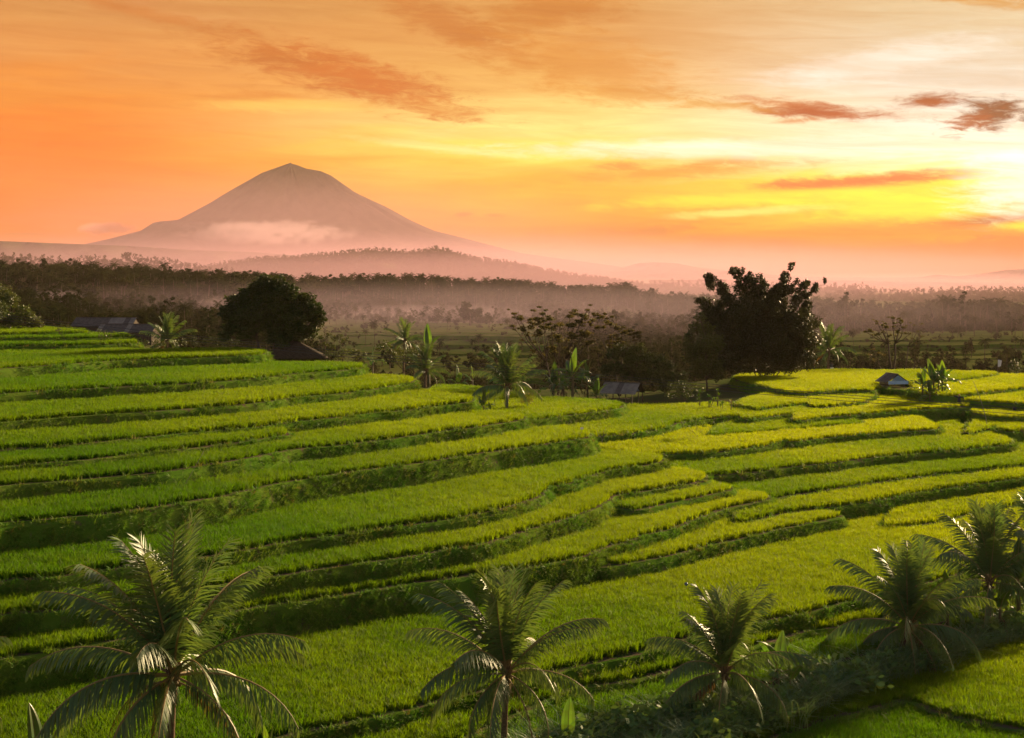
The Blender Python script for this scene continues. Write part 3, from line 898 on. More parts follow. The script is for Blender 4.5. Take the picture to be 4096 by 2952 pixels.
def build_terrace(t):
    P = t.poly
    H = 3.4
    prof = [(0.0, BUND * 0.0, 0.0), (BUND, 0, 0)]
    r = np.random.default_rng(500 + t.i)
    rings = [(BUND - 0.02, 0.0), (BUND + 0.10, -0.10), (BUND + 0.22, -0.34), (BUND + 0.36, -0.75), (BUND + 0.52, -1.25), (BUND + 0.72, -1.9), (BUND + 1.05, -H)]
    V, Fc = [], []
    n = len(P)
    for k, (o_, dz) in enumerate(rings):
        Q = offset_poly(P, o_ + wob(P, 0.05 if k else 0.03, 0.22, 700 + t.i * 9 + k) + (0 if k < 2 else wob(P, 0.10, 0.16, 900 + t.i)))
        zz = t.z + dz + (wob(P, 0.05, 0.2, 300 + t.i) if k < 2 else 0)
        V.append(np.column_stack([Q, np.full(n, t.z) * 0 + zz]))
    V = np.vstack(V)
    for k in range(len(rings) - 1):
        for i in range(n):
            j = (i + 1) % n
            Fc.append((k * n + i, (k + 1) * n + i, (k + 1) * n + j, k * n + j))
    tris = tessellate_polygon([[Vector((p[0], p[1], 0)) for p in V[:n]]])
    for a, b, c in tris:
        Fc.append((a, b, c))
    me = mesh_np('terrace', V, Fc, [M['terrace']])
    o = tag(obj('terrace', me), 'earth bed and bank of the ' + t.words, None, None, 'structure')
    me.validate()
    # rice
    sp = 0.34 if t.far < 150 else (0.42 if t.far < 200 else 0.52)
    X, Y = jitter_grid(P, sp, r)
    k = inpoly(X, Y, P)
    u = CX + F * X / Y
    v = YH + F * (HC - t.z) / Y
    k &= (u > -380) & (u < 4480) & (v < 3130)
    X, Y = X[k], Y[k]
    for q in TS:
        if q.z > t.z + 0.05:
            ex = inpoly(X, Y, offset_poly(q.poly, BUND + 0.22 + 0.30 * min(q.z - t.z, 3.0)))
            X, Y = X[~ex], Y[~ex]
    for cx_, cy_, rx, y0, y1 in CLEAR:
        q = (np.abs(X - cx_) < rx) & (Y > cy_ + y0) & (Y < cy_ + y1)
        X, Y = X[~q], Y[~q]
    if len(X) == 0:
        return o
    near = t.far < 175
    lump = 0.10 * np.sin(X * 0.7 + 1.1 * np.sin(Y * 0.5)) * np.sin(Y * 0.6 + np.sin(X * 0.45)) + r.normal(0, 0.10, len(X))
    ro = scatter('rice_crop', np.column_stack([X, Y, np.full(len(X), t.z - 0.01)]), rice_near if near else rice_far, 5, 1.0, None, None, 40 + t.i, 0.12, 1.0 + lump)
    ta = ro.data.attributes.new('tone', 'FLOAT', 'POINT')
    tv = np.clip(r.uniform(-0.25, 0.95) + 0.25 * np.sin(X * 0.13 + Y * 0.09 + t.i) + r.normal(0, 0.12, len(X)), 0, 1)
    ta.data.foreach_set('value', tv.astype(np.float32))
    tag(ro, 'green rice growing on the ' + t.words, 'rice', None, 'stuff')
    # grass on the bank and the bund
    seg = np.linalg.norm(np.roll(P, -1, 0) - P, axis=1)
    length = seg.sum()
    cnt = int(length * (26 if t.far < 150 else 16 if t.far < 200 else 9))
    idx = r.choice(n, cnt, p=seg / length)
    fr = r.uniform(size=cnt)
    base = P[idx] + (P[(idx + 1) % n] - P[idx]) * fr[:, None]
    tang = P[(idx + 1) % n] - P[idx]
    tang /= np.maximum(np.linalg.norm(tang, axis=1, keepdims=True), 1e-6)
    nor = np.stack([tang[:, 1], -tang[:, 0]], 1)
    dz = r.uniform(0.0, 1.0, cnt) ** 0.9 * 2.3
    off = np.interp(dz, [0, 0.10, 0.34, 0.75, 1.25, 1.9, 3.4], [BUND - 0.05, BUND + 0.10, BUND + 0.22, BUND + 0.36, BUND + 0.52, BUND + 0.72, BUND + 1.05])
    Q = base + nor * off[:, None]
    z = t.z - dz
    # bald stretches
    bald = np.sin(Q[:, 0] * 0.31 + t.i) * np.sin(Q[:, 1] * 0.23 + 2 * t.i) + r.normal(0, 0.35, cnt)
    keep = (bald < 0.75)
    u = CX + F * Q[:, 0] / Q[:, 1]
    keep &= (u > -380) & (u < 4480)
    low = top_at(Q[:, 0], Q[:, 1])
    keep &= z > low - 0.1
    Q, z, nor = Q[keep], z[keep], nor[keep]
    if len(Q):
        ang = np.arctan2(nor[:, 1], nor[:, 0])
        # tilt outwards over the bank
        tl = np.clip((t.z - z) * 1.2, 0.05, 0.75)
        rx, ry = -np.sin(ang) * tl, np.cos(ang) * tl
        turn = np.stack([rx, ry, r.uniform(0, 6.28, len(Q))], 1)
        turn[:, 2] = r.uniform(-0.4, 0.4, len(Q))
        g = scatter('bank_grass', np.column_stack([Q, z]), bank_set, 5, 1.0 if t.far < 200 else 1.35, turn, o, 90 + t.i, 0.4)
        tag(g, None, None, None, 'stuff')
    return o


build_ground()
for t in TS:
    build_terrace(t)
#@@FAR
# ------------------------------------------------------------------ volcano and hills
def z_at(v, D):
    return HC + (YH - v) / F * D


def build_volcano():
    D = 9600.0
    uc = 1165.0
    Lp = [(0, 650), (40, 664), (118, 692), (244, 763), (327, 814), (453, 881), (545, 889), (600, 924), (729, 958), (838, 981), (1100, 1010), (1500, 1060), (1700, 1115)]
    Rp = [(0, 655), (12, 657), (24, 660), (58, 674), (117, 684), (150, 698), (152, 697), (259, 772), (385, 830), (477, 881), (569, 922), (653, 943), (926, 1014), (1317, 1067), (1700, 1115)]
    xs = np.concatenate([np.linspace(0, 160, 17), np.linspace(175, 1700, 62)])
    zl = np.interp(xs, [p[0] for p in Lp], [z_at(p[1], D) for p in Lp])
    zr = np.interp(xs, [p[0] for p in Rp], [z_at(p[1], D) for p in Rp])
    na = 180
    V = []
    r = np.random.default_rng(5)
    ph = r.uniform(0, 6.28, 8)
    for k, x in enumerate(xs):
        for a in range(na):
            th = 2 * math.pi * a / na
            w = 0.5 + 0.5 * math.cos(th)
            w = w * w * (3 - 2 * w)
            z = zl[k] * (1 - w) + zr[k] * w
            gul = sum(math.sin(th * n_ + ph[i] + x * 0.002) / (1 + i * .5) for i, n_ in enumerate((7, 13, 19, 29, 41)))
            side = abs(math.sin(th))
            z -= max(0, gul + 0.6) * 20.0 * side * min(1, x / 120.0) * max(0.0, 1 - x / 1500.0)
            rad = x * D / F
            yy = math.sin(th) * rad * (0.42 if math.sin(th) < 0 else 0.30)
            V.append(((uc - CX) * D / F + math.cos(th) * rad, D + yy, z))
    V = np.array(V)
    n = len(xs)
    ii, jj = np.meshgrid(np.arange(n - 1), np.arange(na), indexing='ij')
    j2 = (jj + 1) % na
    faces = np.stack([ii * na + jj, (ii + 1) * na + jj, (ii + 1) * na + j2, ii * na + j2], -1).reshape(-1, 4)
    tag(obj('mountain', mesh_np('mountain', V, faces, [M['volcano']], smooth=True)), 'tall cone of the volcano rising above the low cloud', None, None, 'structure')


def ridge(words, pts, D, wf, wb, base, seed, mat='hill', rough=1.0, name='hill'):
    """a hill whose crest is seen along pts; real depth in front and behind"""
    us = np.linspace(pts[0][0], pts[-1][0], max(30, int((pts[-1][0] - pts[0][0]) / 14)))
    vs = np.interp(us, [p[0] for p in pts], [p[1] for p in pts])
    r = np.random.default_rng(seed)
    X = (us - CX) * D / F
    Z = z_at(vs, D)
    ts = np.concatenate([np.linspace(-1, 0, 9), np.linspace(0, 1, 6)[1:]])
    V = []
    for t in ts:
        w = (0.5 + 0.5 * np.cos(math.pi * t))
        dy = t * (wf if t < 0 else wb)
        z = base + (Z - base) * w
        spur = sum(np.sin(X * (0.012 * (1.7 ** q)) + r.uniform(0, 6.28) + t * 1.5) / (1.5 ** q) for q in range(4))
        y = D + dy + spur * 0.16 * wf * (1 - abs(t)) * abs(t) * 4 * rough
        V.append(np.column_stack([X * (1 + dy / D), y, z]))
    V = np.vstack(V)
    n, k = len(us), len(ts)
    ii, jj = np.meshgrid(np.arange(k - 1), np.arange(n - 1), indexing='ij')
    faces = np.stack([ii * n + jj, ii * n + jj + 1, (ii + 1) * n + jj + 1, (ii + 1) * n + jj], -1).reshape(-1, 4)
    o = tag(obj(name, mesh_np(name, V, faces, [M[mat]], smooth=True)), words, None, None, 'structure')
    return V.reshape(k, n, 3)


build_volcano()
HILLS = []
HILLS.append((ridge('long wooded hill below the volcano', [(640, 1130), (754, 1096), (838, 1075), (1039, 1046), (1240, 1034), (1374, 1022), (1474, 1010), (1592, 1018), (1660, 1020), (1751, 1005), (1801, 1016), (1900, 1048), (2038, 1060), (2175, 1092), (2292, 1114), (2440, 1132), (2566, 1156), (2700, 1175)], 5400, 650, 450, -12, 1), 3.0))
HILLS.append((ridge('low wooded rise at the left behind the forest', [(-700, 1030), (-200, 1036), (60, 1046), (200, 1058), (360, 1058), (480, 1046), (586, 1052), (712, 1076), (860, 1100), (1000, 1120)], 3700, 330, 260, -6, 2), 2.0))
ridge('pale long slope at the far left', [(-900, 930), (0, 964), (250, 974), (500, 983), (760, 1000), (1000, 1008), (1300, 1030), (1700, 1075), (2000, 1115)], 8000, 600, 300, 0, 3)
ridge('flat topped pale hill far beyond the forest', [(2000, 1100), (2300, 1090), (2482, 1072), (2550, 1052), (2620, 1049), (2700, 1052), (2790, 1070), (2900, 1082), (3100, 1100), (3400, 1115)], 9300, 400, 300, 10, 4)
ridge('pale range of hills at the far right', [(3400, 1116), (3654, 1112), (3750, 1098), (3834, 1105), (3930, 1094), (4024, 1080), (4096, 1076), (4400, 1060), (5200, 1040)], 9200, 500, 300, 5, 5)
ridge('faint plain edge at the far right', [(2600, 1120), (3000, 1118), (3300, 1120), (3700, 1128), (4096, 1132), (4700, 1135)], 6600, 450, 250, -30, 6)
HILLS.append((ridge('low dark wooded rise at the far right', [(3300, 1205), (3520, 1196), (3707, 1192), (3813, 1180), (3930, 1182), (4096, 1190), (4600, 1180)], 3700, 300, 260, -42, 7), 2.0))
HILLS.append((ridge('low wooded rise behind the palm forest', [(2200, 1160), (2500, 1152), (2700, 1146), (2900, 1150), (3200, 1160), (3500, 1165)], 4600, 380, 260, -42, 8), 2.0))


# ------------------------------------------------------------------ plants: builders
def leaf_quads(C, size, r, droop=0.0, aspect=2.2):
    """one bent leaf quad at each centre"""
    n = len(C)
    a = r.uniform(0, 6.283, n)
    e = np.arcsin(np.clip(r.normal(-droop, 0.45, n), -1, 1))
    d = np.stack([np.cos(a) * np.cos(e), np.sin(a) * np.cos(e), np.sin(e)], 1)
    q = r.normal(size=(n, 3))
    s = np.cross(d, q)
    s /= np.maximum(np.linalg.norm(s, axis=1, keepdims=True), 1e-6)
    L = (size * r.uniform(0.6, 1.35, n))[:, None]
    W = L / aspect
    V = np.stack([C - d * L * 0.5, C + s * W * 0.5, C + d * L * 0.5, C - s * W * 0.5], 1).reshape(-1, 3)
    Fc = np.arange(4 * n).reshape(n, 4)
    return V, Fc


def blob_points(cent, rad, n, r, shell=0.55, flat=1.0):
    p = r.normal(size=(n, 3))
    p /= np.linalg.norm(p, axis=1, keepdims=True)
    q = r.uniform(shell ** 3, 1.0, n) ** (1 / 3)
    # lumpy surface
    lump = 1 + 0.22 * np.sin(p[:, 0] * 5 + cent[0]) * np.sin(p[:, 1] * 5 + cent[1]) + 0.18 * np.sin(p[:, 2] * 7 + cent[2])
    p = p * (q * lump * rad)[:, None]
    p[:, 2] *= flat
    return p + np.asarray(cent)[None]


def far_tree_mesh(kind, seed):
    """small forest trees; each crown is loose leaf clumps over a bare trunk"""
    r = np.random.default_rng(seed)
    V, Fc, base = [], [], 0
    b = MB()
    if kind == 'broad':
        h = r.uniform(9, 15); w = r.uniform(4.0, 6.5)
        b.tube([(0, 0, -1), (0.2, 0, h * 0.35), (0.1, 0.2, h * 0.6)], [0.35, 0.28, 0.15], 5)
        P = []
        for k in range(9):
            c = (r.normal(0, w * 0.42), r.normal(0, w * 0.42), h * r.uniform(0.45, 0.86))
            P.append(blob_points(c, w * r.uniform(0.34, 0.52), 70, r, 0.6, 0.8))
        C = np.vstack(P)
        V, Fc = leaf_quads(C, 1.15, r, 0.1, 1.7)
    elif kind == 'tall':
        h = r.uniform(15, 20); w = r.uniform(3.0, 4.2)
        b.tube([(0, 0, -1), (0.3, 0, h * 0.5), (0.1, 0.2, h * 0.85)], [0.35, 0.28, 0.12], 5)
        P = []
        for k in range(8):
            t = k / 7
            c = (r.normal(0, w * 0.45), r.normal(0, w * 0.45), h * (0.42 + 0.52 * t))
            P.append(blob_points(c, w * r.uniform(0.3, 0.5), 55, r, 0.6, 0.7))
        C = np.vstack(P)
        V, Fc = leaf_quads(C, 1.0, r, 0.1, 1.7)
    elif kind == 'flat':
        h = r.uniform(13, 18); w = r.uniform(5, 7)
        b.tube([(0, 0, -1), (0.3, 0, h * 0.5), (0.1, 0.2, h * 0.8)], [0.35, 0.25, 0.12], 5)
        P = []
        for k in range(9):
            a = r.uniform(0, 6.28); q = w * math.sqrt(r.uniform()) * 0.8
            c = (q * math.cos(a), q * math.sin(a), h * r.uniform(0.78, 0.95))
            b.tube([(0, 0, h * 0.55), (c[0] * .6, c[1] * .6, h * .72), c], [0.14, 0.1, 0.05], 4)
            P.append(blob_points(c, w * 0.34, 40, r, 0.3, 0.4))
        V, Fc = leaf_quads(np.vstack(P), 0.95, r, 0.0, 1.8)
    else:  # palm
        h = r.uniform(11, 17)
        lean = r.normal(0, 0.9)
        b.tube([(0, 0, -1), (lean * 0.2, 0, h * 0.4), (lean * 0.6, 0, h * 0.75), (lean, 0, h)], [0.28, 0.2, 0.17, 0.16], 6)
        VV, FF = [], []
        for k in range(19):
            a = k * 2.399 + r.normal(0, 0.15)
            th = R(80 - 118 * k / 18 + r.normal(0, 6))
            bend = R(48 + r.uniform(-8, 22))
            L = r.uniform(3.4, 4.4)
            x = z = 0.0
            pts = []
            for s in range(7):
                t = s / 6
                ang = th - bend * t * 1.4
                pts.append((x, z, ang))
                x += math.cos(ang) * L / 6; z += math.sin(ang) * L / 6
            ca, sa = math.cos(a), math.sin(a)
            for side in (-1, 1):
                for s in range(6):
                    x0, z0, a0 = pts[s]; x1, z1, a1 = pts[s + 1]
                    for q in range(2):
                        f0 = q / 2.0
                        xa, za = x0 + (x1 - x0) * f0, z0 + (z1 - z0) * f0
                        xb, zb = x0 + (x1 - x0) * (f0 + 0.34), z0 + (z1 - z0) * (f0 + 0.34)
                        t = (s + f0) / 6
                        ll = (0.55 + 0.75 * math.sin(math.pi * min(1, t * 0.95 + 0.05))) * r.uniform(0.8, 1.1)
                        tipx, tipy, tipz = xb + 0.35 * ll * math.cos(a0), side * ll * 0.7, zb - 0.55 * ll + 0.3 * ll * math.sin(a0)
                        q4 = [(xa, 0, za), (xb, 0, zb), (tipx + .06, tipy, tipz), (tipx - .06, tipy, tipz)]
                        FF.append([len(VV) + i for i in range(4)])
                        VV += [(lean + p[0] * ca - p[1] * sa, p[0] * sa + p[1] * ca, h + p[2]) for p in q4]
        V, Fc = np.array(VV), np.array(FF)
    leafm = M['tree_far']
    crown = mesh_np('crown', V, Fc, [leafm])
    trunk = b.mesh('trunk', [M['bark']], True)
    return trunk, crown, h


FARK = {k: [far_tree_mesh(k, 60 + 7 * i + sum(map(ord, k))) for i in range(3)] for k in ('broad', 'tall', 'flat', 'palm')}


def joined(trunk, crown, name):
    """one mesh of trunk and crown for the far wood"""
    nt = len(trunk.vertices)
    vs = np.array([v.co[:] for v in trunk.vertices] + [v.co[:] for v in crown.vertices])
    fs = [tuple(p.vertices) for p in trunk.polygons] + [tuple(i + nt for i in p.vertices) for p in crown.polygons]
    mi = [1] * len(trunk.polygons) + [0] * len(crown.polygons)
    return bpy.data.objects.new(name, mesh_np(name, vs, fs, [M['tree_far'], M['bark']], mi))


wood_all = plant_set('wood', [joined(FARK[k][i][0], FARK[k][i][1], 'wood_tree_%d%d' % (q, i)) for q, k in enumerate(('broad', 'tall', 'flat', 'palm')) for i in range(3)])
wood_ng = instancer('wood', wood_all)


def wood(words, X, Y, Z, seed, picks, size, var=0.35):
    o = scatter('forest', np.column_stack([X, Y, Z]), wood_ng, 12, size, None, None, seed, var)
    r = np.random.default_rng(seed + 1)
    o.data.attributes['pick'].data.foreach_set('value', r.choice(picks, len(X)).astype(np.int32))
    n = len(X)
    turn = np.stack([r.normal(0, 0.04, n), r.normal(0, 0.04, n), r.uniform(0, 6.283, n)], 1)
    o.data.attributes['turn'].data.foreach_set('vector', turn.astype(np.float32).ravel())
    return tag(o, words, 'forest', None, 'stuff')


BROAD, TALL, FLAT, PALM = [0, 1, 2], [3, 4, 5], [6, 7, 8], [9, 10, 11]


def forest_belt():
    r = np.random.default_rng(77)
    n = 8000
    u = r.uniform(-500, 4600, n)
    y = r.uniform(1000, 2050, n)
    # front edge of the wood wanders; the left wood starts nearer
    edge = np.interp(u, [-500, 0, 700, 1150, 1300, 2000, 2300, 2800, 3200, 3700, 4600], [1000, 1020, 1080, 1130, 1190, 1250, 1220, 1180, 1120, 1080, 1060])
    k = y > edge + 60 * np.sin(u * 0.011) + 40 * np.sin(u * 0.031)
    u, y = u[k], y[k]
    x = (u - CX) * y / F
    z = gz_final(x, y) + wood_swell(x, y)
    left = u < 1500
    wood('dense hazy wood on the rise at the left under the volcano', x[left], y[left], z[left] - 0.3, 78, BROAD + BROAD + TALL + FLAT + PALM, 1.10, 0.45)
    wood('hazy forest of tall palms and trees across the valley', x[~left], y[~left], z[~left] - 0.3, 79, BROAD + BROAD + TALL + PALM + PALM + PALM, 1.05, 0.42)
    # palms and big trees that stand out above the wood
    n = 420
    u2 = r.uniform(-300, 4400, n)
    y2 = np.interp(u2, [-300, 900, 1500, 2500, 4400], [1450, 1520, 1650, 1780, 1500]) + r.normal(0, 130, n)
    x2 = (u2 - CX) * y2 / F
    z2 = gz_final(x2, y2) + wood_swell(x2, y2)
    wood('taller palms and trees standing out above the far forest', x2, y2, z2 - 0.3, 85, PALM + PALM + PALM + TALL + FLAT, 1.25, 0.25)
    # the far hills
    for i, (G, s) in enumerate(HILLS):
        k_, n_, _ = G.shape
        cnt = (10000, 1100, 1100, 1100)[i]
        a, b = r.uniform(2.5, 10.5, cnt), r.uniform(0, n_ - 1.01, cnt)
        ai, bi = a.astype(int), b.astype(int)
        fa, fb = (a - ai)[:, None], (b - bi)[:, None]
        P = (G[ai, bi] * (1 - fa) + G[ai + 1, bi] * fa) * (1 - fb) + (G[ai, bi + 1] * (1 - fa) + G[ai + 1, bi + 1] * fa) * fb
        wood(('wood covering the long hill below the volcano', 'wood on the low rise at the left behind the forest', 'wood on the low rise at the far right', 'wood on the rise behind the palm forest')[i],
             P[:, 0], P[:, 1], P[:, 2] - 0.5, 90 + i, BROAD + BROAD + TALL + PALM, 0.95 if i == 0 else 1.1, 0.4)


forest_belt()


# ---- terraced fields far down in the valley
def valley_terraces():
    sets = [('left of the valley centre', 1180, 2320, 560, 1010, 13, 21), ('across the valley at the right', 3230, 4420, 690, 980, 8, 22), ('at the right edge beyond the plateau', 3780, 4420, 600, 700, 3, 23),
            ('below the long roofed houses', 150, 900, 560, 640, 4, 24)]
    for words, u0, u1, y0, y1, n, seed in sets:
        r = np.random.default_rng(seed)
        ph = r.uniform(0, 6.28, 4)
        for k in range(n):
            yk = y0 + (y1 - y0) * (k + r.uniform(-.2, .2)) / n
            ua = u0 + r.uniform(-60, 120) + 60 * math.sin(k * 0.8)
            ub = u1 - r.uniform(-60, 160)
            us = np.linspace(ua, ub, 60)
            yf = yk + 7 * np.sin(us * 0.006 + ph[0]) + 4 * np.sin(us * 0.017 + ph[1] + k * 0.4) + 2 * np.sin(us * 0.05 + k) - 8 * ((us - ua) / (ub - ua))
            yb = yf + (y1 - y0) / n * 2.1
            z = float(ground_z(np.array([(0.5 * (ua + ub) - CX) * yk / F]), np.array([yk]))[0]) + 0.9
            zg = ground_z((us - CX) * yf / F, yf)
            z = max(z, float(np.percentile(zg, 80)) + 0.5)
            Pf = np.column_stack([(us - CX) * yf / F, yf]); Pb = np.column_stack([(us - CX) * yb / F, yb])[::-1]
            P = np.vstack([Pf, Pb])
            m = len(P)
            low = offset_poly(P, 0.9)
            V = np.vstack([np.column_stack([P, np.full(m, z)]), np.column_stack([offset_poly(P, 0.05), np.full(m, z - 1.2)]), np.column_stack([offset_poly(P, 0.35), np.full(m, z - 1.3)]), np.column_stack([low, np.full(m, z - 5.0)])])
            Fc, mi = [], []
            for q in range(3):
                for i in range(m):
                    j = (i + 1) % m
                    Fc.append((q * m + i, (q + 1) * m + i, (q + 1) * m + j, q * m + j)); mi.append(1)
            for a, b, c in tessellate_polygon([[Vector((p[0], p[1], 0)) for p in P]]):
                Fc.append((a, b, c)); mi.append(0)
            tag(obj('valley_terrace', mesh_np('valley_terrace', V, Fc, [M['valley_rice'], M['terrace']], mi)), 'small hazy rice terrace ' + words, None, 'valley terraces ' + words, 'structure')


valley_terraces()


def far_tree(kind, i, loc, sc, rz, label, group):
    tr, cr, h = FARK[kind][i]
    nm = {'broad': 'broadleaf_tree', 'tall': 'tall_tree', 'flat': 'umbrella_tree', 'palm': 'coconut_palm'}[kind]
    e = empty(nm, loc, rz, sc)
    tag(e, label, 'palm' if kind == 'palm' else 'tree', group)
    obj('trunk', tr, e)
    obj('crown', cr, e)
    return e


def valley_trees():
    r = np.random.default_rng(31)
    n = 0
    # (u range, distance range, count, kinds)
    zones = [(-150, 950, 470, 1000, 80, ('broad', 'broad', 'tall', 'palm'), 'behind the long roofed houses'), (950, 1300, 520, 1000, 18, ('broad', 'palm', 'tall'), 'behind the big round tree'),
             (1250, 2150, 900, 1150, 26, ('palm', 'broad', 'palm', 'tall'), 'along the far end of the valley terraces'), (1300, 2150, 560, 880, 22, ('palm', 'palm', 'broad'), 'on the small valley terraces'),
             (2150, 2800, 430, 980, 66, ('broad', 'broad', 'tall', 'palm'), 'behind the thin leaved trees'), (3250, 4250, 560, 700, 24, ('broad', 'palm', 'broad'), 'below the plateau at the right'),
             (3250, 4250, 900, 1120, 52, ('broad', 'palm', 'palm', 'tall'), 'beyond the far right terraces'), (2700, 3300, 460, 1000, 14, ('broad', 'tall'), 'behind the bamboo')]
    LAB = {'broad': 'bushy hazy tree ', 'tall': 'tall slim hazy tree ', 'flat': 'flat topped hazy tree ', 'palm': 'small hazy coconut palm '}
    for u0, u1, y0, y1, cnt, kinds, zw in zones:
        for k in range(cnt):
            u, y = r.uniform(u0, u1), r.uniform(y0, y1)
            kind = kinds[r.integers(len(kinds))]
            x = (u - CX) * y / F
            z = float(ground_z(np.array([x]), np.array([y]))[0])
            sc = r.uniform(0.6, 1.1) * (0.85 if kind == 'palm' else 0.9)
            if 1250 < u < 2150: sc *= 0.75
            far_tree(kind, int(r.integers(3)), (x, y, z - 0.2), sc, r.uniform(0, 6.28), LAB[kind] + zw, {'broad': 'bushy trees ', 'tall': 'slim trees ', 'flat': 'flat trees ', 'palm': 'palms '}[kind] + zw)
    for (u, y, kind, i, sc, lab) in [
        (1880, 980, 'broad', 0, 1.9, 'large round hazy tree standing alone among the valley terraces'),
        (1500, 800, 'palm', 0, 0.8, 'thin palm standing on the small valley terraces'),
        (3600, 1300, 'tall', 1, 1.15, 'dark pointed tree sticking out of the far forest at the right')]:
        x = (u - CX) * y / F
        z = float(ground_z(np.array([x]), np.array([y]))[0])
        far_tree(kind, i, (x, y, z - 0.2), sc, 1.0, lab, None)


valley_trees()
#@@NEARPLANTS
# ------------------------------------------------------------------ coconut palms
def frond_mesh(L, th0, bend, n, ll, w, seed, dry=0.0, seg=3, hang=0.5, gap=0.0):
    """rachis with two rows of drooping leaflets; local x is outwards, z is up"""
    r = np.random.default_rng(seed)
    S = 22
    pts, ang = [], []
    x = z = 0.0
    for s in range(S + 1):
        t = s / S
        a = th0 - bend * (t ** 1.5)
        pts.append((x, z)); ang.append(a)
        x += math.cos(a) * L / S; z += math.sin(a) * L / S
    pts = np.array(pts); ang = np.array(ang)
    b = MB()
    b.tube([(p[0], 0, p[1]) for p in pts[::2]], [0.055 * (1 - 0.86 * k / 11) * (L / 6) + 0.006 for k in range(12)][:len(pts[::2])], 5, 1)
    V, Fc = [], []
    for side in (-1, 1):
        for k in range(n):
            t = 0.13 + 0.87 * (k + r.uniform(-.3, .3)) / (n - 1)
            t = min(max(t, 0.1), 1.0)
            if r.uniform() < gap: continue
            f = t * S
            i = min(int(f), S - 1); fr = f - i
            p = pts[i] * (1 - fr) + pts[i + 1] * fr
            a = ang[i] * (1 - fr) + ang[i + 1] * fr
            prof = 0.30 + 0.70 * math.sin(math.pi * min(1.0, 0.12 + 0.80 * t)) ** 0.8
            l_ = ll * prof * r.uniform(0.85, 1.12)
            tanv = Vector((math.cos(a), 0, math.sin(a)))
            up = Vector((-math.sin(a), 0, math.cos(a)))
            sw = R(36 + 20 * (1 - t)) + r.normal(0, 0.09)
            lift = R(20 * (1 - t) - 6 - 16 * min(hang, 1.5)) + r.normal(0, 0.12)
            d = (tanv * math.cos(sw) + Vector((0, side, 0)) * math.sin(sw) * math.cos(lift) + up * math.sin(sw) * math.sin(lift)).normalized()
            q = Vector((p[0], 0, p[1]))
            base = len(V)
            wv = d.cross(up).normalized()
            if wv.length < 0.1: wv = tanv
            wv = (tanv * 0.75 + wv * 0.25).normalized()
            g = r.uniform(0.6, 1.25) * hang
            for s in range(seg + 1):
                tt = s / seg
                ww = w * (0.55 + 0.9 * tt - 1.38 * tt * tt)
                ww = max(ww, 0.003)
                V.append(q - wv * ww * 0.5); V.append(q + wv * ww * 0.5)
                d = (d + Vector((0, 0, -g / seg))).normalized()
                q = q + d * (l_ / seg)
            for s in range(seg):
                Fc.append((base + 2 * s, base + 2 * s + 1, base + 2 * s + 3, base + 2 * s + 2))
    b.add(V, Fc, 0)
    return b.mesh('frond', [M['palm_dry'] if dry > 0.5 else M['palm'], M['rib']])


AGES = 9
FROND = {}
for q, (n, w, seg) in {'near': (54, 0.135, 3), 'mid': (28, 0.27, 2)}.items():
    FROND[q] = []
    for a in range(AGES):
        t = a / (AGES - 1)
        FROND[q].append([frond_mesh(6.0 * (0.92 + 0.16 * math.sin(math.pi * t)), R(88 - 100 * t ** 1.15), R(26 + 72 * t), n, 1.25, w, 200 + 20 * a + s + (0 if q == 'near' else 7), 0.0, seg, 0.25 + 1.9 * t) for s in range(2)])
    FROND[q].append([frond_mesh(5.2, R(-18), R(66), n, 0.95, w, 391 + s, 1.0, seg, 2.2, 0.25) for s in range(2)])


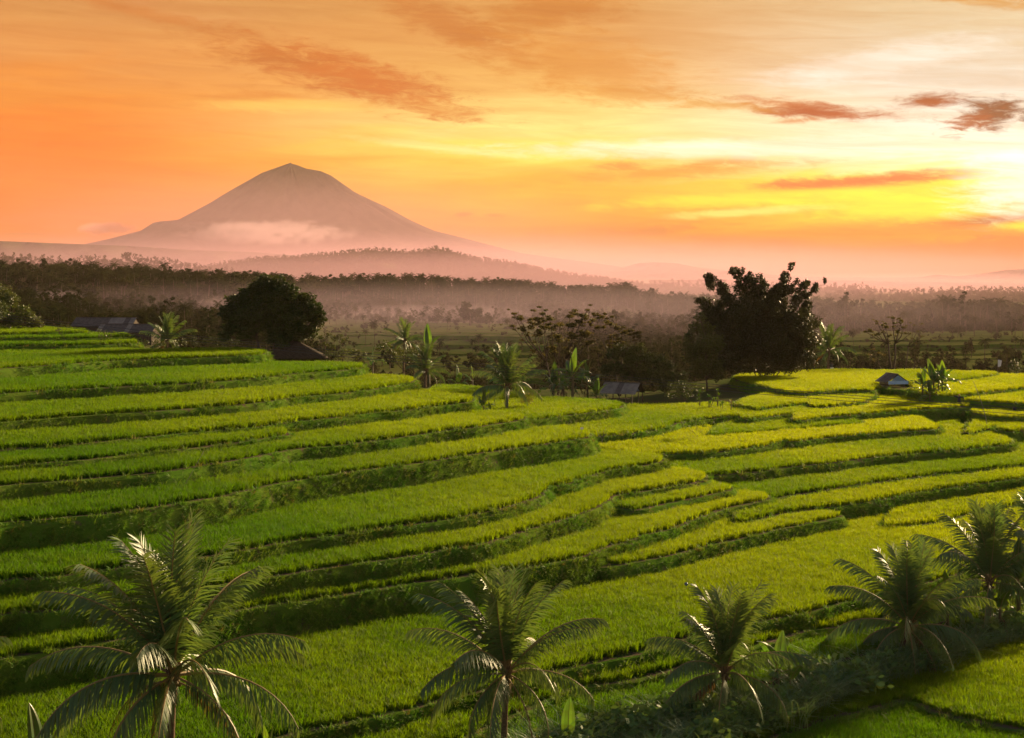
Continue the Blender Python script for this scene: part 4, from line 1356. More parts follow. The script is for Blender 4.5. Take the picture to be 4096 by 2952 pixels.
def palm(label, u, D, zb, zc, L, n=20, q='near', seed=0, lean=0.0, up=1.0, rz=0.0, dead=1, trunk_r=0.17, group=None, coconuts=True, spread=1.0):
    """u, D: column and distance of the foot; zb foot height, zc height of the crown; L frond length"""
    r = np.random.default_rng(seed)
    x = (u - CX) * D / F
    e = empty('coconut_palm', (x, D, zb), 0.0)
    tag(e, label, 'palm', group)
    h = zc - zb
    b = MB()
    m = max(10, int(h / 0.22))
    pts, rd = [], []
    for k in range(m + 1):
        t = k / m
        pts.append((lean * t * t, 0.1 * math.sin(t * 2), h * t * 1.0 - 0.3 * (1 - t)))
        rd.append(trunk_r * (1.35 - 0.45 * t + (0.6 * max(0, 0.12 - t) / 0.12)) * (1.0 + 0.09 * (k % 2)) * (1.25 if t > 0.9 else 1))
    b.tube(pts, rd, 10)
    obj('trunk', b.mesh('trunk', [M['palm_bark']], True), e)
    top = Vector((lean, 0.05, h))
    # fibrous heart with leaf bases
    b = MB()
    for k in range(11):
        a = k * 2.399
        b.tube([top + Vector((0, 0, -0.45)), top + Vector((math.cos(a) * 0.22, math.sin(a) * 0.22, 0.05)), top + Vector((math.cos(a) * 0.42, math.sin(a) * 0.42, 0.65))], [0.12, 0.09, 0.035], 5)
    obj('crown_heart', b.mesh('crown_heart', [M['palm_bark']]), e)
    k_ = L / 6.0
    for k in range(n):
        t = (k / (n - 1)) ** up
        a = min(AGES - 1, int(t * AGES))
        me = FROND[q][a][int(r.integers(2))]
        s = k_ * r.uniform(0.86, 1.08) * (1.06 if k < 3 else 1.0)
        f = obj('frond', me, e, top + Vector((0, 0, 0.1)), (r.normal(0, 0.08), r.normal(0, 0.07), rz + k * 2.39996 + r.normal(0, 0.16)), (s * spread if t > .3 else s, s, s))
    for k in range(dead):
        s = k_ * r.uniform(0.8, 1.0)
        tag(obj('frond', FROND[q][AGES][k % 2], e, top + Vector((0, 0, -0.1)), (r.normal(0, 0.1), r.normal(0, 0.1), r.uniform(0, 6.28)), s), 'brown withered frond')
    if coconuts:
        b = MB()
        for k in range(6):
            a = k * 1.1 + seed
            c = top + Vector((math.cos(a) * 0.28, math.sin(a) * 0.28, -0.22 - 0.10 * (k % 2)))
            b.tube([c + Vector((0, 0, 0.13)), c + Vector((0, 0, 0.09)), c, c + Vector((0, 0, -0.09)), c + Vector((0, 0, -0.13))], [0.02, 0.09, 0.12, 0.09, 0.02], 7)
        obj('coconut_bunch', b.mesh('coconut_bunch', [M['fruit']], True), e)
    return e


palm('big coconut palm at the bottom left with long arching fronds', 668, 74, -2.6, 8.7, 7.3, 34, 'near', 1, 0.3, 1.25, 0.5, 3)
palm('coconut palm with a short trunk in the bottom centre', 2014, 95, -2.9, 3.4, 6.8, 31, 'near', 2, 0.2, 1.35, 1.2, 2)
palm('coconut palm right of the ball on a stick, orange tipped fronds', 2890, 106, -2.6, 0.6, 6.4, 30, 'near', 3, 0.2, 1.35, 2.4, 1)
palm('coconut palm with a curved trunk, second from the right edge', 3600, 121, -2.6, 0.4, 6.9, 31, 'near', 4, 0.7, 1.25, 0.2, 1)
palm('upright coconut palm behind the banana plants near the right edge', 3955, 132, -2.6, 1.7, 7.1, 27, 'near', 5, 0.1, 1.5, 3.3, 0)
palm('coconut palm cut off by the right edge of the picture', 4190, 137, -2.3, 3.0, 6.6, 25, 'near', 6, -0.3, 1.3, 1.7, 1)
palm('coconut palm outside the left edge, only frond tips showing', -455, 76, -2.6, 7.0, 6.0, 18, 'near', 7, 0.0, 1.0, 0.3, 1)
palm('young palm with blown fronds in front of the far terraces', 1700, 252, 10.3, 12.6, 4.6, 24, 'mid', 8, 0.1, 1.9, 0.4, 0, 0.16, None, False)
palm('short palm with a bent grey trunk at the end of the terraces', 2027, 231, 8.0, 11.4, 6.6, 28, 'mid', 9, 0.2, 1.8, 0.9, 0, 0.19, None, False)
palm('palm with folded fronds behind the upper left terraces', 668, 268, 13.2, 16.6, 5.2, 20, 'mid', 10, 0.0, 2.0, 0.7, 1, 0.15, None, False)
palm('old palm with hanging dry fronds behind the hedge', 1612, 300, 4.0, 15.6, 4.4, 18, 'mid', 11, 0.3, 0.9, 1.7, 4, 0.17, None, False)
palm('palm with lit fronds beside the bamboo', 3312, 338, 7.0, 11.8, 6.6, 20, 'mid', 12, 0.2, 1.2, 2.6, 1, 0.2, None, False)


# ------------------------------------------------------------------ bananas
def banana_leaf_mesh(L, w, th0, bend, seed, torn=0.3, mat='banana'):
    r = np.random.default_rng(seed)
    S = 16
    b = MB()
    x = z = 0.0
    P, A = [], []
    for s in range(S + 1):
        t = s / S
        a = th0 - bend * t ** 1.6
        P.append(Vector((x, 0, z))); A.append(a)
        x += math.cos(a) * L / S; z += math.sin(a) * L / S
    b.tube(P[::2], [0.035 * (1 - 0.8 * k / 8) for k in range(9)], 5, 1)
    for side in (-1, 1):
        for s in range(2, S):
            if r.uniform() < torn * 0.25: continue
            row = []
            dd = r.uniform(0, torn)
            for e in (s, s + 1 - 0.16 * torn * r.uniform(0, 2)):
                i = min(int(e), S - 1); fr = e - i
                p = P[i].lerp(P[i + 1], fr); a = A[i]
                t = e / S
                ww = w * math.sin(math.pi * min(1.0, 0.06 + 0.94 * ((e - 2) / (S - 2))) ** 0.75) ** 0.7 if e > 2 else w * 0.25
                ww = max(ww, 0.02)
                up = Vector((-math.sin(a), 0, math.cos(a)))
                m_ = p + Vector((0, side * ww * 0.55, 0)) + up * (0.18 * ww) + Vector((0, 0, -dd * ww * 0.15))
                t_ = p + Vector((0, side * ww * 0.98, 0)) + up * (0.10 * ww) + Vector((0, 0, -dd * ww * 0.7 - 0.12 * ww))
                row.append((p, m_, t_))
            (a0, a1, a2), (b0, b1, b2) = row
            b.add([a0, b0, b1, a1, b2, a2], [(0, 1, 2, 3), (3, 2, 4, 5)] if side > 0 else [(3, 2, 1, 0), (5, 4, 2, 3)], 0)
    return b.mesh('leaf', [M[mat], M['rib']])


BLEAF = [[banana_leaf_mesh(3.0, 0.50, R(th), R(bd), 400 + 10 * k + s, to) for s in range(2)] for k, (th, bd, to) in enumerate(((88, 14, 0.05), (66, 62, 0.3), (48, 92, 0.6), (32, 108, 0.8), (12, 105, 1.0)))]
BLEAF.append([banana_leaf_mesh(2.2, 0.26, R(-20), R(75), 470 + s, 1.2, 'banana_dry') for s in range(2)])


def banana(label, u, D, zb, h, size=1.0, n=8, seed=0, group=None, dead=1, ages=None, lean=0.0):
    r = np.random.default_rng(seed + 800)
    x = (u - CX) * D / F
    e = empty('banana_plant', (x, D, zb))
    tag(e, label, 'banana plant', group)
    b = MB()
    m = 8
    b.tube([(lean * (k / m) ** 2, 0, h * k / m - 0.15 * (1 - k / m)) for k in range(m + 1)], [0.15 * size * (1.15 - 0.5 * k / m) for k in range(m + 1)], 9)
    obj('stem', b.mesh('stem', [M['banana_stem']], True), e)
    for k in range(n):
        a = ages[k] if ages else min(4, int(5 * (k + 0.3) / n))
        s = size * r.uniform(0.8, 1.1)
        obj('leaf', BLEAF[a][int(r.integers(2))], e, (lean, 0, h - 0.05 * k * size), (r.normal(0, 0.08), 0, k * 2.4 + seed * 1.3 + r.normal(0, 0.25)), s)
    for k in range(dead):
        tag(obj('leaf', BLEAF[5][k % 2], e, (lean, 0, h - 0.5 * size), (0, 0, r.uniform(0, 6.28)), size), 'dry brown leaf')
    return e


banana('banana plant with wide green leaves behind the bottom centre palm', 3110, 111, -2.6, 2.3, 1.15, 6, 1, None, 1, [0, 1, 2, 2, 3, 4])
banana('banana plant with one lit young leaf in the weeds', 3160, 110, -2.7, 1.7, 0.8, 3, 2, None, 1, [0, 1, 3])
banana('banana plant with a long horizontal leaf between two palms', 3790, 126, -2.5, 3.0, 1.25, 6, 3, None, 2, [0, 1, 2, 3, 3, 4])
banana('tall banana plant with broad leaves at the right edge', 4075, 133, -2.4, 4.0, 1.4, 7, 4, None, 1)
banana('banana plant half hidden below the right edge palm', 4000, 131, -2.5, 2.2, 1.1, 6, 5, None, 1)
banana('banana plant with a brown withered leaf at the bottom centre', 2270, 97, -3.0, 1.7, 1.0, 2, 6, None, 2, [0, 2])
banana('banana plant peeking in at the bottom left corner', 150, 78, -2.6, 6.0, 1.0, 5, 7, None, 0)
banana('small banana leaf at the bottom edge beside the big palm', 1075, 90, -3.4, 2.8, 0.9, 3, 8, None, 0, [0, 0, 2])
for k, (u, D, z, h, s, lab) in enumerate([
    (2290, 262, 6.6, 3.6, 1.25, 'tallest banana plant behind the yellow field, two bright upright leaves'), (2215, 264, 6.5, 2.4, 1.0, 'banana plant with hanging leaves left of the tallest one'),
    (2350, 266, 6.4, 2.8, 1.05, 'banana plant between the tallest one and the grey roof'), (2385, 258, 6.4, 1.4, 0.8, 'young banana plant touching the grey roof'), (2255, 268, 6.4, 2.0, 0.9, 'low banana plant at the foot of the thin leaved trees')]):
    banana(lab, u, D, z, h * 1.25, s * 1.3, 10, 20 + k, 'banana clump behind the yellow field', 1)
for k, (u, D, h, s, lab) in enumerate([
    (3735, 262, 3.4, 1.25, 'middle banana plant of the clump beside the blue hut'), (3690, 264, 2.8, 1.1, 'banana plant of the clump nearest the blue hut'), (3770, 263, 3.6, 1.2, 'tallest banana plant at the right of the clump by the hut'),
    (3720, 260, 1.8, 0.85, 'small banana plant in front of the clump by the hut'), (3755, 266, 3.0, 1.05, 'banana plant at the back of the clump by the hut')]):
    banana(lab, u, D, 6.4, h * 1.1, s * 1.05, 9, 40 + k, 'banana clump beside the blue hut', 1)
banana('small banana plant in front of the short palm', 1935, 226, 8.0, 1.1, 0.95, 7, 51, None, 0)
banana('very small banana plant with two leaves beside the short palm', 1960, 224, 8.0, 0.5, 0.5, 4, 52, None, 0)
banana('banana plant with one lit leaf behind the hedge', 1490, 262, 10.5, 3.1, 1.1, 4, 53, None, 1, [0, 2, 3, 3])
banana('tall banana plant with two long leaves over the young palm', 1715, 275, 8.6, 6.6, 1.5, 4, 54, None, 1, [0, 0, 1, 3])
banana('banana plant with drooping leaves behind the yellow field', 1830, 288, 6.2, 2.0, 1.1, 6, 55, None, 1)
banana('banana plant with a torn upright leaf beside the dark stump', 1890, 290, 6.0, 2.6, 1.2, 4, 56, None, 2, [0, 1, 2, 3])


# ------------------------------------------------------------------ broadleaf trees and bamboo
def spread(bl, k, d, seed):
    """looser crown: small clumps strewn round the main ones"""
    r = random.Random(seed)
    return [(u, v, q * 0.8) for u, v, q in bl] + [(u + r.gauss(0, d), v + r.gauss(0, d * 0.6), q * r.uniform(0.35, 0.75)) for u, v, q in bl for _ in range(k)]


def px_tree(name, label, cat, u, v, D, zb, blobs, leaf, size, dens, seed, mat, bark='bark', trunk_r=0.35, flat=0.85, shell=0.45, stems=None, droop=0.1, group=None, depth=0.8, limb=0.10, aspect=2.2, forks=None, bare=1.0):
    """blobs (u, v, r px) seen in the photograph become leaf clumps at the tree's own distance with depth of their own"""
    r = np.random.default_rng(seed)
    k = D / F
    x0 = (u - CX) * k
    e = empty(name, (x0, D, zb))
    tag(e, label, cat, group)
    C = []
    for (bu, bv, br) in blobs:
        C.append((Vector(((bu - u) * k, r.normal(0, depth * br * k), z_at(bv, D) - zb)), br * k))
    b = MB()
    fork = forks or [(0.0, 0.0, 0.35)]
    hs = max(c[0].z for c in C)
    for s, (fx, fy, ft) in enumerate(fork):
        top = Vector((fx, fy, hs * ft))
        b.tube([(fx * 0.2, fy * 0.2, -0.4), Vector((fx * .2, fy * .2, -0.4)).lerp(top, 0.5) + Vector((r.normal(0, 0.15), 0, 0)), top], [trunk_r * 1.25, trunk_r, trunk_r * 0.7], 8)
    for ci, (c, rad) in enumerate(C):
        if bare < 1 and (ci >= len(C) * bare if bare > 0.2 else ci % int(1 / bare)): continue
        f = min(fork, key=lambda q: (q[0] - c.x * 0.5) ** 2)
        top = Vector((f[0], f[1], hs * f[2]))
        if c.z < top.z + 0.2: top = top * 0.5
        mid = top.lerp(c, 0.5) + Vector((r.normal(0, 0.25), r.normal(0, 0.25), -0.06 * (c - top).length))
        b.tube([top, mid, c], [trunk_r * 0.55 * (limb / 0.10), limb, limb * 0.4], 6)
        for q in range(3):
            tip = c + Vector(r.normal(0, rad * 0.45, 3))
            b.tube([mid.lerp(c, 0.7), tip], [limb * 0.5, limb * 0.18], 4)
    obj('trunk', b.mesh('trunk', [M[bark]], True), e)
    P = np.vstack([blob_points(c, rad, int(dens * rad * rad) + 12, r, shell, flat) for c, rad in C])
    V, Fc = leaf_quads(P, size, r, droop, aspect)
    obj('crown', mesh_np('crown', V, Fc, [M[mat]]), e)
    return e


px_tree('mango_tree', 'big dark round tree beside the thatched shed on the hill', 'tree', 1090, 1440, 256, 13.2,
        [(1050, 1150, 48), (1000, 1180, 50), (1110, 1150, 50), (1160, 1165, 45), (940, 1215, 48), (1060, 1205, 60), (1130, 1215, 60), (1210, 1205, 50), (905, 1255, 36), (970, 1265, 55), (1040, 1270, 60), (1110, 1280, 62), (1180, 1270, 58),
         (1250, 1245, 46), (1275, 1275, 34), (920, 1315, 36), (985, 1325, 42), (1120, 1335, 50), (1190, 1325, 48), (1240, 1320, 36), (900, 1345, 26), (1060, 1128, 32), (1020, 1145, 26), (1090, 1350, 34), (1140, 1370, 30)],
        'leaf', 0.50, 420, 1, 'tree_dark', forks=[(-2.6, 0, 0.32), (0.6, 0.3, 0.4), (1.4, 0, 0.3)], trunk_r=0.3, shell=0.35)
px_tree('broadleaf_tree', 'dark tree at the left edge above the topmost terrace', 'tree', 40, 1310, 275, 17.4,
        [(10, 1180, 42), (50, 1200, 34), (-40, 1210, 60), (20, 1235, 48), (75, 1245, 34), (105, 1262, 26), (60, 1280, 40), (0, 1285, 45), (140, 1285, 26), (165, 1300, 16), (120, 1300, 24), (-70, 1270, 60)],
        'leaf', 0.42, 260, 2, 'tree_mid', trunk_r=0.25)
# bamboo: plumes that lean out of one foot
bb = []
for tu, tv, base, rr in [(2812, 1105, 2960, 30), (2860, 1120, 2960, 36), (2925, 1070, 3000, 36), (2985, 1120, 3010, 34), (3012, 1090, 3030, 28), (3060, 1135, 3060, 34), (3110, 1150, 3080, 36), (3150, 1095, 3090, 30), (3165, 1062, 3100, 22), (3190, 1130, 3110, 30),
                         (3230, 1130, 3130, 28), (3270, 1140, 3150, 24), (3305, 1124, 3160, 16), (2805, 1200, 2950, 34), (2815, 1230, 2940, 36), (3240, 1230, 3160, 36), (3250, 1290, 3170, 34)]:
    for q in range(15):
        t = q / 14.0
        # arching culm: upright first, then over towards its tip
        uu = base + (tu - base) * t ** 1.7
        vv = 1470 + (tv - 1470) * (1 - (1 - t) ** 1.5)
        if t > 0.12:
            bb.append((uu + random.gauss(0, 9), vv + random.gauss(0, 6), rr * (1.35 - 0.85 * t) * random.uniform(0.7, 1.1)))
bb += [(2900, 1300, 60), (2960, 1250, 65), (3040, 1230, 70), (3110, 1260, 70), (3190, 1290, 60), (2930, 1380, 60), (3010, 1360, 70), (3090, 1370, 70), (3170, 1370, 65), (3230, 1370, 45), (2900, 1440, 50), (2970, 1450, 55), (3060, 1455, 60), (3150, 1450, 55), (3220, 1440, 45), (2850, 1290, 42), (2870, 1240, 40)]
px_tree('bamboo_clump', 'towering dark bamboo clump leaning out in plumes', 'bamboo', 3060, 1490, 306, 7.0, bb, 'leaf', 0.62, 210, 3, 'bamboo_leaf', trunk_r=0.10, limb=0.05, flat=0.95, shell=0.2, droop=0.45, depth=0.9, aspect=3.0, bare=0.1,
        forks=[(-5, 0, 0.4), (-2.5, 1, 0.55), (0, -1, 0.6), (2, 1, 0.55), (4.5, 0, 0.4), (6, 1, 0.3)])
px_tree('broadleaf_tree', 'ragged tree at the left foot of the bamboo', 'tree', 2830, 1500, 296, 6.2,
        [(2800, 1270, 24), (2780, 1310, 30), (2830, 1320, 36), (2760, 1350, 26), (2810, 1370, 42), (2860, 1370, 40), (2770, 1400, 34), (2830, 1420, 44), (2790, 1455, 38), (2855, 1465, 42), (2745, 1385, 18), (2760, 1435, 24), (2800, 1490, 34), (2870, 1500, 30)],
        'leaf', 0.46, 260, 4, 'tree_mid', trunk_r=0.16)
ac = [(2055, 1255, 16), (2080, 1275, 20), (2050, 1305, 16), (2090, 1310, 20), (2130, 1290, 24), (2170, 1255, 18), (2150, 1275, 22), (2200, 1275, 24), (2180, 1310, 26), (2240, 1300, 24), (2280, 1265, 22), (2290, 1300, 26), (2330, 1260, 24), (2350, 1240, 12), (2320, 1290, 26),
      (2370, 1280, 20), (2230, 1345, 26), (2290, 1345, 28), (2340, 1330, 26), (2150, 1340, 22), (2390, 1310, 18), (2210, 1390, 22), (2270, 1395, 24), (2110, 1340, 16), (2360, 1370, 20), (2170, 1420, 16)]
px_tree('acacia_tree', 'thin leaved spreading tree behind the banana clump, many bare limbs', 'tree', 2230, 1530, 285, 4.6, spread(ac, 3, 20, 1), 'leaf', 0.40, 200, 5, 'acacia', trunk_r=0.17, limb=0.085, flat=0.45, shell=0.1, depth=1.2, aspect=2.6, bare=0.25, forks=[(-2.0, 0, 0.42), (1.6, 0.4, 0.45), (0.2, 1.0, 0.38)])
px_tree('acacia_tree', 'slim thin leaved tree leaning right above the bushes', 'tree', 2480, 1500, 290, 5.0,
        spread([(2380, 1260, 14), (2410, 1268, 18), (2440, 1295, 18), (2470, 1310, 20), (2500, 1330, 22), (2540, 1335, 18), (2560, 1345, 14), (2450, 1345, 20), (2490, 1370, 18), (2440, 1385, 16), (2420, 1255, 12)], 3, 16, 2),
        'leaf', 0.46, 240, 6, 'acacia', trunk_r=0.13, limb=0.07, flat=0.4, shell=0.1, depth=1.2, aspect=2.6, bare=0.25, forks=[(0.4, 0, 0.5), (-1, 0, 0.35)])
px_tree('bare_tree', 'nearly bare fan shaped tree on the skyline beyond the blue hut', 'tree', 3568, 1480, 342, 7.4,
        spread([(3505, 1285, 10), (3530, 1300, 12), (3570, 1270, 12), (3600, 1290, 14), (3480, 1320, 10), (3510, 1335, 12), (3545, 1310, 12), (3620, 1310, 12), (3590, 1330, 12), (3460, 1325, 8), (3555, 1345, 10), (3640, 1335, 9)], 3, 13, 3),
        'leaf', 0.42, 150, 7, 'acacia', trunk_r=0.22, limb=0.11, flat=0.4, shell=0.05, depth=1.5, bare=0.25, forks=[(-0.8, 0, 0.5), (0.7, 0, 0.5)])
px_tree('bare_tree', 'slender leaning tree right of the fan shaped bare tree', 'tree', 3612, 1480, 343, 7.4,
        [(3650, 1300, 9), (3680, 1295, 9), (3665, 1325, 10), (3690, 1345, 9), (3640, 1350, 9), (3700, 1370, 8), (3660, 1375, 8)], 'leaf', 0.34, 70, 8, 'acacia', trunk_r=0.13, limb=0.06, flat=0.4, shell=0.05, depth=1.5, forks=[(1.2, 0, 0.5)])
px_tree('bare_tree', 'thin leaning tree left of the fan shaped bare tree', 'tree', 3530, 1478, 344, 7.4,
        [(3490, 1395, 9), (3480, 1420, 12), (3510, 1410, 9), (3500, 1440, 12), (3540, 1420, 10)], 'leaf', 0.34, 80, 9, 'acacia', trunk_r=0.10, limb=0.05, flat=0.5, shell=0.05, depth=1.5, forks=[(-1.0, 0, 0.5)])
px_tree('shrub', 'tall dark shrubs behind the grey roofed shelter', 'shrub', 2570, 1560, 274, 5.4,
        [(2450, 1415, 30), (2480, 1395, 30), (2520, 1430, 36), (2560, 1420, 34), (2600, 1440, 34), (2640, 1445, 30), (2680, 1470, 30), (2460, 1470, 36), (2510, 1490, 40), (2570, 1490, 42), (2630, 1500, 40), (2690, 1510, 36), (2560, 1385, 18), (2530, 1395, 20), (2730, 1500, 26), (2720, 1540, 30), (2420, 1480, 26), (2660, 1540, 34)],
        'leaf', 0.42, 280, 10, 'tree_mid', trunk_r=0.10, limb=0.05, shell=0.3)
px_tree('shrub', 'low leafy shrub at the foot of the ragged tree', 'shrub', 2740, 1575, 262, 5.6, [(2690, 1545, 22), (2730, 1540, 24), (2770, 1545, 24), (2710, 1575, 20), (2750, 1575, 22), (2680, 1580, 18), (2800, 1560, 20)], 'leaf', 0.34, 200, 11, 'tree_mid', trunk_r=0.08, limb=0.04)
px_tree('plumeria_tree', 'small branching tree with leaf rosettes right of the shed', 'tree', 1290, 1425, 252, 12.0,
        [(1280, 1350, 16), (1310, 1340, 16), (1340, 1355, 18), (1375, 1362, 18), (1360, 1345, 14), (1330, 1385, 18), (1300, 1375, 14), (1390, 1350, 10)], 'leaf', 0.36, 130, 12, 'tree_mid', trunk_r=0.10, limb=0.06, flat=0.6, shell=0.2, forks=[(0.3, 0, 0.4), (1.4, 0, 0.35)])
px_tree('hedge', 'sunlit leafy hedge behind the fifth terrace', 'hedge', 1390, 1440, 250, 11.6,
        [(1310, 1415, 16), (1340, 1412, 18), (1370, 1410, 18), (1400, 1408, 20), (1430, 1412, 18), (1455, 1420, 15), (1420, 1430, 14), (1350, 1430, 14)], 'leaf', 0.30, 260, 13, 'tree_mid', trunk_r=0.06, limb=0.03)
px_tree('shrub', 'leafy shrub between the old palm and the young palm', 'shrub', 1620, 1470, 262, 9.4,
        [(1575, 1410, 18), (1600, 1400, 20), (1640, 1405, 20), (1670, 1400, 18), (1620, 1430, 24), (1580, 1440, 20), (1660, 1440, 22), (1540, 1375, 16), (1520, 1385, 14), (1555, 1390, 14), (1690, 1390, 12)], 'leaf', 0.34, 190, 14, 'tree_mid', trunk_r=0.08, limb=0.04)
px_tree('shrub', 'scrubby dark shrubs under the palm on the upper left', 'shrub', 620, 1390, 262, 14.6,
        [(560, 1362, 18), (590, 1370, 16), (620, 1375, 18), (650, 1378, 16), (700, 1372, 18), (735, 1368, 16), (540, 1345, 12)], 'leaf', 0.32, 200, 15, 'tree_mid', trunk_r=0.06, limb=0.03)
px_tree('hedge', 'dark clipped bushes left of the big round tree', 'hedge', 840, 1392, 268, 13.2,
        [(775, 1355, 16), (780, 1375, 14), (820, 1365, 16), (850, 1358, 16), (880, 1360, 18), (910, 1362, 16), (940, 1368, 16), (860, 1378, 14), (900, 1380, 14)], 'leaf', 0.30, 240, 16, 'tree_dark', trunk_r=0.06, limb=0.03)
px_tree('shrub', 'small tree and weeds growing on the second terrace', 'shrub', 400, 1348, 250, 16.6, [(395, 1325, 12), (420, 1332, 14), (450, 1335, 12), (405, 1345, 10), (440, 1348, 10)], 'leaf', 0.26, 160, 17, 'tree_mid', trunk_r=0.05, limb=0.03)
px_tree('sapling', 'flat topped sapling on the topmost terraces', 'tree', 255, 1345, 250, 17.2, [(230, 1308, 9), (250, 1298, 9), (270, 1302, 9), (240, 1318, 8), (225, 1322, 7)], 'leaf', 0.24, 150, 18, 'tree_mid', trunk_r=0.05, limb=0.03, flat=0.5)
px_tree('shrub', 'round grass bush right of the short palm', 'shrub', 2118, 1612, 234, 7.9, [(2105, 1590, 16), (2125, 1588, 16), (2090, 1602, 12), (2120, 1605, 14)], 'leaf', 0.28, 240, 19, 'bank_grass', trunk_r=0.04, limb=0.02)
px_tree('shrub', 'dark bushy tree at the right edge before the valley fields', 'shrub', 4060, 1490, 332, 6.6, [(4040, 1462, 14), (4060, 1450, 16), (4080, 1462, 16), (4050, 1478, 14), (4075, 1480, 14), (4065, 1438, 8)], 'leaf', 0.34, 160, 20, 'tree_dark', trunk_r=0.08, limb=0.04)
px_tree('shrub', 'bush at the foot of the palm beside the bamboo', 'shrub', 3290, 1478, 330, 7.4, [(3285, 1455, 12), (3300, 1450, 12), (3290, 1470, 12), (3250, 1465, 14), (3230, 1470, 14)], 'leaf', 0.34, 200, 21, 'tree_dark', trunk_r=0.05, limb=0.03)
px_tree('shrub', 'pale grass tussock on the bank between two fields', 'shrub', 2790, 1712, 214, 4.8, [(2780, 1688, 16), (2800, 1682, 18), (2760, 1698, 14), (2815, 1698, 14), (2740, 1705, 12)], 'leaf', 0.30, 220, 22, 'bank_grass', trunk_r=0.03, limb=0.02)


# dracaena-like plants with leaf rosettes below the bamboo
def rosette_plant(label, u, v, D, zb, h, heads, seed):
    r = np.random.default_rng(seed)
    e = empty('dracaena', ((u - CX) * D / F, D, zb))
    tag(e, label, 'plant', 'rosette plants below the bamboo')
    b = MB(); l = MB()
    for k in range(heads):
        top = Vector((r.normal(0, 0.35) * (k > 0), r.normal(0, 0.3) * (k > 0), h * (1 - 0.22 * k)))
        b.tube([(0, 0, -0.1), top * 0.5, top], [0.06, 0.05, 0.04], 6)
        for q in range(22):
            a = q * 2.4; el = R(r.uniform(0, 80))
            d = Vector((math.cos(a) * math.cos(el), math.sin(a) * math.cos(el), math.sin(el)))
            s = d.cross(Vector((0, 0, 1))).normalized() * 0.05
            m_ = top + d * 0.45
            t_ = top + d * 0.8 + Vector((0, 0, -0.18))
            l.add([top - s * .6, top + s * .6, m_ + s, m_ - s, t_], [(0, 1, 2, 3), (3, 2, 4)])
    obj('stem', b.mesh('stem', [M['bark']], True), e)
    obj('leaves', l.mesh('leaves', [M['bank_grass']]), e)


for k, (u, v, D, h, hd, lab) in enumerate([(2800, 1600, 252, 3.0, 3, 'tall rosette plant farthest left below the bamboo'), (2835, 1600, 250, 2.4, 3, 'bushy rosette plant in the middle of the row'), (2870, 1600, 252, 3.2, 3, 'tallest rosette plant below the bamboo'),
                                          (2890, 1608, 246, 1.6, 2, 'small rosette plant left of the single stemmed one'), (2924, 1612, 244, 2.0, 2, 'single stemmed rosette plant at the end of the row')]):
    rosette_plant(lab, u, v, D, 6.2, h, hd, 900 + k)


# ------------------------------------------------------------------ weeds beside the palms
tall_set = instancer('tall_grass', plant_set('tall_grass', [blades(42, 0.42, 0.8, 1.7, 0.034, 1.15, 150 + k, M['tall_grass'], 'grass_tuft', 5) for k in range(4)]))
weed_leaf = []
for k in range(3):
    r_ = np.random.default_rng(170 + k)
    V_, F_ = leaf_quads(blob_points((0, 0, 0.5), 0.7, 160, r_, 0.2, 0.75), 0.22, r_, 0.1, 1.6)
    weed_leaf.append(bpy.data.objects.new('weed', mesh_np('weed', V_, F_, [M['weed']])))
weed_set = instancer('weeds', plant_set('weeds', weed_leaf))


def weeds():
    r = np.random.default_rng(8)
    n = 2000
    u = r.uniform(1950, 4400, n)
    d = np.interp(u, [1900, 2400, 2650, 2922, 3555, 4096, 4450], [90, 97, 101, 105.5, 121, 135, 146]) + r.normal(0, 2.2, n)
    x = (u - CX) * d / F
    z = top_at(x, d)
    z = np.where(z > -1e8, z, gz_final(x, d))
    ok = z < -1.85
    u, x, d, z = u[ok], x[ok], d[ok], z[ok]
    k = r.uniform(size=len(x)) < 0.6
    g = scatter('tall_grass', np.column_stack([x[k], d[k], z[k] - 0.05]), tall_set, 4, 1.9, None, None, 3, 0.3)
    tag(g, 'tall drooping grass growing along the ditch between the palms', 'grass', None, 'stuff')
    g = scatter('weeds', np.column_stack([x[~k], d[~k], z[~k] - 0.05]), weed_set, 3, 1.9, None, None, 4, 0.4)
    tag(g, 'low broad leaved weeds along the ditch under the palms', 'weeds', None, 'stuff')


weeds()


